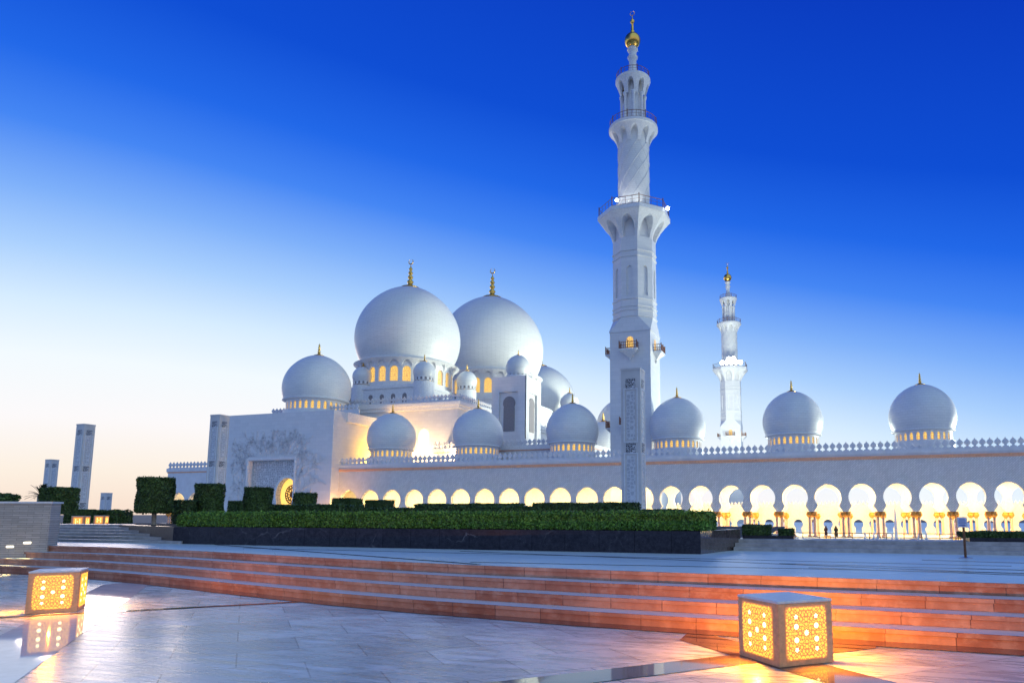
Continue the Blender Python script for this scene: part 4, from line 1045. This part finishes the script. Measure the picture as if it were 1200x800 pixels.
# ------------------------------------------------------------------ lanterns
LM = {}
def lantern_pattern(half):
    """pierced pattern, mirrored in both axes: stars, dots and slots"""
    rng = random.Random(21); pts = []; bm = B(); y = 0
    def poly(cx, cz, r, n, star=False, rot=0.0, sx=1, sz=1):
        out = []
        m_ = n * 2 if star else n
        for i in range(m_):
            a = rot + 2 * pi * i / m_; rr = r * (.55 if star and i % 2 else 1); out.append((cx + rr * math.cos(a) * sx, cz + rr * math.sin(a) * sz))
        return out
    big = [(0, 0, .036, 'star8'), (.105, .055, .03, 'dec'), (.105, .135, .03, 'star'), (.0, .15, .02, 'star'), (.172, .0, .018, 'hex'), (.055, .115, .017, 'dec'), (.165, .095, .018, 'dec')]
    q_ = half / .215
    for b in big: pts.append((b[0] * q_, b[1] * q_, b[2] * .92, b[3]))
    tries = 0
    while tries < 11000:
        tries += 1
        x, z = rng.uniform(0, half), rng.uniform(0, half); r = rng.choice((.0135, .0115, .0095)); r = .0175 if tries < 220 else (r if tries < 4500 else .0072)
        # the pattern's outline bows in a little at the corners
        lim = half * (1 - .10 * (z / half) ** 6)
        if x > lim - r or z > half - r: continue
        if any(math.hypot(x - p[0], z - p[1]) < (r + p[2]) * 1.13 for p in pts): continue
        if 0 < x < r * 1.1 or 0 < z < r * 1.1:
            if x < z and x > .0: x = 0.0
            elif z > 0: z = 0.0
            if any(math.hypot(x - p[0], z - p[1]) < (r + p[2]) * 1.13 for p in pts): continue
        pts.append((x, z, r, rng.choice(('hex', 'dec', 'kite', 'slot'))))
    for x, z, r, kind in pts:
        for sx in ((1, -1) if x > 1e-6 else (1,)):
            for sz in ((1, -1) if z > 1e-6 else (1,)):
                if kind == 'star8': P = poly(0, 0, r, 8, True)
                elif kind == 'star': P = poly(x, z, r, 5, True, .3)
                elif kind == 'dec': P = poly(x, z, r, 10)
                elif kind == 'hex': P = poly(x, z, r, 6, rot=.3)
                elif kind == 'kite': P = poly(x, z, r, 4, rot=x * 9, sx=1.0, sz=1.25)
                else: P = poly(x, z, r, 8, rot=0, sx=1.35, sz=.8)
                P = [(px * sx, pz * sz) for px, pz in P]
                vprism(bm, P if sx * sz > 0 else P[::-1], -.0035, -.001, 1 if r > .0195 else 0)
    return mesh_of(bm, 'pierced_screen')
def lantern(label, x, y, z, s=.68, lamp=True, rot=R(45), power=40, ht=.94, group='cube lanterns on the paving'):
    T = thing('lantern', label, 'lantern', (x, y, z), group)
    h = s / 2; hp = s * .385
    if s not in LM:
        bm = B()
        box(bm, -h, h, -h, h, 0.006, s * ht - .028); bmesh.ops.bevel(bm, geom=[e for e in bm.edges], offset=.006, segments=2, affect='EDGES')
        body = mesh_of(bm, 'body')
        bm = B(); box(bm, -h - .004, h + .004, -h - .004, h + .004, s * ht - .027, s * ht); bmesh.ops.bevel(bm, geom=[e for e in bm.edges], offset=.006, segments=2, affect='EDGES'); top = mesh_of(bm, 'top')
        bm = B(); o = [(hp * .93, -hp), (hp, -hp * .8), (hp * .965, 0), (hp, hp * .8), (hp * .93, hp)]; o = o + [(-x_, z_) for x_, z_ in o[::-1]]
        vprism(bm, o, -.003, .004); glow = mesh_of(bm, 'glow_panel')
        LM[s] = (body, top, glow, lantern_pattern(.255))
    body, top, glow, scr = LM[s]
    link('body', body, M['glow_tinted_stone'], T, (0, 0, 0), 0, True); link('top', top, M['lantern_top'], T, (0, 0, 0), 0, True)
    for k in range(4):
        a = k * pi / 2; d = (h + .0015)
        g = link('glow_panel', glow, M['lantern_amber'], T, (d * math.sin(a), -d * math.cos(a), s * ht * .5), a, True)
        pr = link('pierced_screen', scr, [M['lantern_hole'], M['lantern_hole_white']], g, (0, 0, 0), 0, True); pr.location = (0, -.003, 0)
        if lamp:
            ca, sa = math.cos(rot), math.sin(rot); px, py = (d + .012) * math.sin(a), -(d + .012) * math.cos(a)
            wx, wy = x + ca * px - sa * py, y + sa * px + ca * py; ox, oy = ca * math.sin(a) + sa * math.cos(a), sa * math.sin(a) - ca * math.cos(a)
            spot('lantern_lamp', (wx, wy, z + s * ht * .5), (wx + ox, wy + oy, z + s * ht * .5 - .25), power, (1, .33, .015), 155, .8, 0)
    T.rotation_euler = (0, 0, rot); return T
lantern('large glowing cube lantern at the lower right before the steps', -.395, 7.66, 0, .68, rot=R(41), power=230)
lantern('glowing cube lantern at the lower left beside the white strip', -11.40, 7.76, 0, .64, power=110, ht=.99)
lantern('larger of the two amber lanterns on top of the far left steps', -48.8, 34.3, .6, .82, False, R(30))
lantern('smaller of the two amber lanterns on top of the far left steps', -58.3, 42.7, .6, .82, False, R(30))
for (x, y, l) in ((-4.7, 106.1, 'tiny lantern left of the railing, left one of its close pair'), (-3.75, 106.3, 'tiny lantern left of the railing, right one of its close pair'), (.98, 104, 'tiny glowing lantern on the ground before the standing people'),
                  (10.95, 93.4, 'tiny lantern behind the fountain jets'), (17.4, 103.7, 'tiny lantern just left of the sign post'), (19.3, 104.3, 'tiny lantern just right of the sign post')):
    lantern(l, x, y, GZ + .003, .74 if x != .98 else .74, False, R(20))

# ------------------------------------------------------------------ railing, sign, fountain, people
def railing():
    T = thing('railing', 'long thin metal railing across the ground before the arcade columns', 'railing', (6, 92, GZ))
    for zz in (1.35, .85, .4):
        bm = B(); tube(bm, [(-6, 92, GZ + zz), (19.5, 92, GZ + zz)], .045, 6); obj('rail', bm, M['brown_post'], T)
    bm = B(); tube(bm, [(0, 0, 0), (0, 0, 1.4)], .05, 6); me = mesh_of(bm, 'post')
    for i in range(14): link('post', me, M['brown_post'], T, (-6 + i * 25.5 / 13, 92, GZ))
railing()
def sign():
    x, y = 2.68, 15.2
    T = thing('sign', 'small pale notice board on a thin brown post standing on the upper plaza', 'sign', (x, y, ZU))
    bm = B(); lathe(bm, [(.12, .003), (.12, .015), (.03, .03)], 20); obj('base_plate', bm, M['steel'], T, (x, y, ZU))
    bm = B(); tube(bm, [(0, 0, .02), (0, 0, .60)], .024, 10); obj('post', bm, M['brown_post'], T, (x, y, ZU))
    b_ = B(); box(b_, -.088, .088, -.012, .012, .60, .80); bd = obj('board', b_, M['steel'], T, (x - .02, y, ZU))
    b_ = B(); box(b_, -.076, .076, -.015, -.0125, .613, .787); pn = obj('panel', b_, M['sign_face'], bd, (x - .02, y, ZU))
    bm = B()
    for z, w in ((.762, .05), (.735, .062), (.71, .06), (.685, .064), (.652, .05), (.635, .058)): box(bm, -w, w, -.0165, -.0152, z - .006, z + .006)
    obj('print', bm, M['sign_print'], bd, (x - .02, y, ZU))
sign()
def jets():
    for x, zt, r, l in ((1.0, 1.09, .028, 'leftmost short white fountain jet on the terrace'), (1.19, 1.08, .03, 'short white fountain jet, second from the left'), (1.27, 1.05, .024, 'short fountain jet, third from the left close to its neighbour'), (1.58, 1.08, .026, 'short white fountain jet touching the tall jet on its left'),
                        (1.67, 1.66, .034, 'tallest white fountain jet rising to a point'), (2.13, 1.07, .022, 'short fountain jet, second from the right'), (2.30, 1.10, .028, 'rightmost short white fountain jet on the terrace')):
        bm = B(); h = zt - ZU - .255; zb = ZU + .256
        lathe(bm, [(r * 1.25, 0), (r, h * .15), (r * .85, h * .5), (r * .55, h * .85), (0.002, h)], 12)
        o = obj('fountain_jet', bm, M['water_spray'], None, (x, 17.4, zb), True); tag(o, l, 'fountain jet', 'white fountain jets on the terrace')
jets()
def person(label, x, y, rot, cloth, mat):
    T = thing('person', label, 'person', (x, y, FZ + .21), None)
    V = [(0, 0, .95), (0, 0, 1.15), (0, .01, 1.38), (0, .01, 1.50), (0, -.01, 1.62), (0, -.01, 1.72), (.19, 0, 1.40), (.25, -.02, 1.12), (.24, -.12, .92), (-.19, 0, 1.40), (-.25, -.02, 1.12), (-.24, -.10, .92), (.1, 0, .9), (.11, -.02, .5), (.11, .02, .08), (.11, -.12, .03), (-.1, 0, .9), (-.11, .02, .5), (-.11, .04, .08), (-.11, -.1, .03), (.23, -.16, .84), (-.23, -.14, .84)]
    E = [(0, 1), (1, 2), (2, 3), (3, 4), (4, 5), (2, 6), (6, 7), (7, 8), (2, 9), (9, 10), (10, 11), (0, 12), (12, 13), (13, 14), (14, 15), (0, 16), (16, 17), (17, 18), (18, 19), (8, 20), (11, 21)]
    rad = [.15, .14, .14, .055, .095, .07, .075, .05, .035, .075, .05, .035, .09, .065, .045, .035, .09, .065, .045, .035, .03, .03]
    me = bpy.data.meshes.new('body'); me.from_pydata(V, E, []); me.update(); o = link('body', me, M['skin'], T, (0, 0, 0), 0, True)
    sk = o.modifiers.new('skin', 'SKIN'); sv = me.skin_vertices[0].data
    for i, r in enumerate(rad): sv[i].radius = (r, r)
    sv[0].use_root = True; sb = o.modifiers.new('sub', 'SUBSURF'); sb.levels = 1; sb.render_levels = 1
    bm = B(); lathe(bm, [(.31, .06), (.27, .5), (.21, .95), (.24, 1.2), (.23, 1.40), (.10, 1.5)], 20)
    for v in bm.verts: v.co.y *= .72
    for s in (-1, 1): tube(bm, [(s * .2, 0, 1.40), (s * .27, -.02, 1.12), (s * .25, -.1, .95)], [.09, .085, .08], 8)
    obj('robe', bm, M[mat], T, (0, 0, 0), True, 0, True)
    bm = B(); lathe(bm, [(.14, 1.44), (.125, 1.56), (.125, 1.66), (.09, 1.745), (0, 1.77)], 16)
    for v in bm.verts:
        v.co.y += .025
    obj('head_scarf', bm, M[mat], T, (0, 0, 0), True, 0, True)
    T.rotation_euler = (0, 0, rot)
person('person in a long black robe standing between the arcade columns', 2.5, 120.3, .3, 0, 'black_cloth')
person('person in a dark maroon robe beside a column base', .95, 120.2, -.6, 0, 'maroon_cloth')
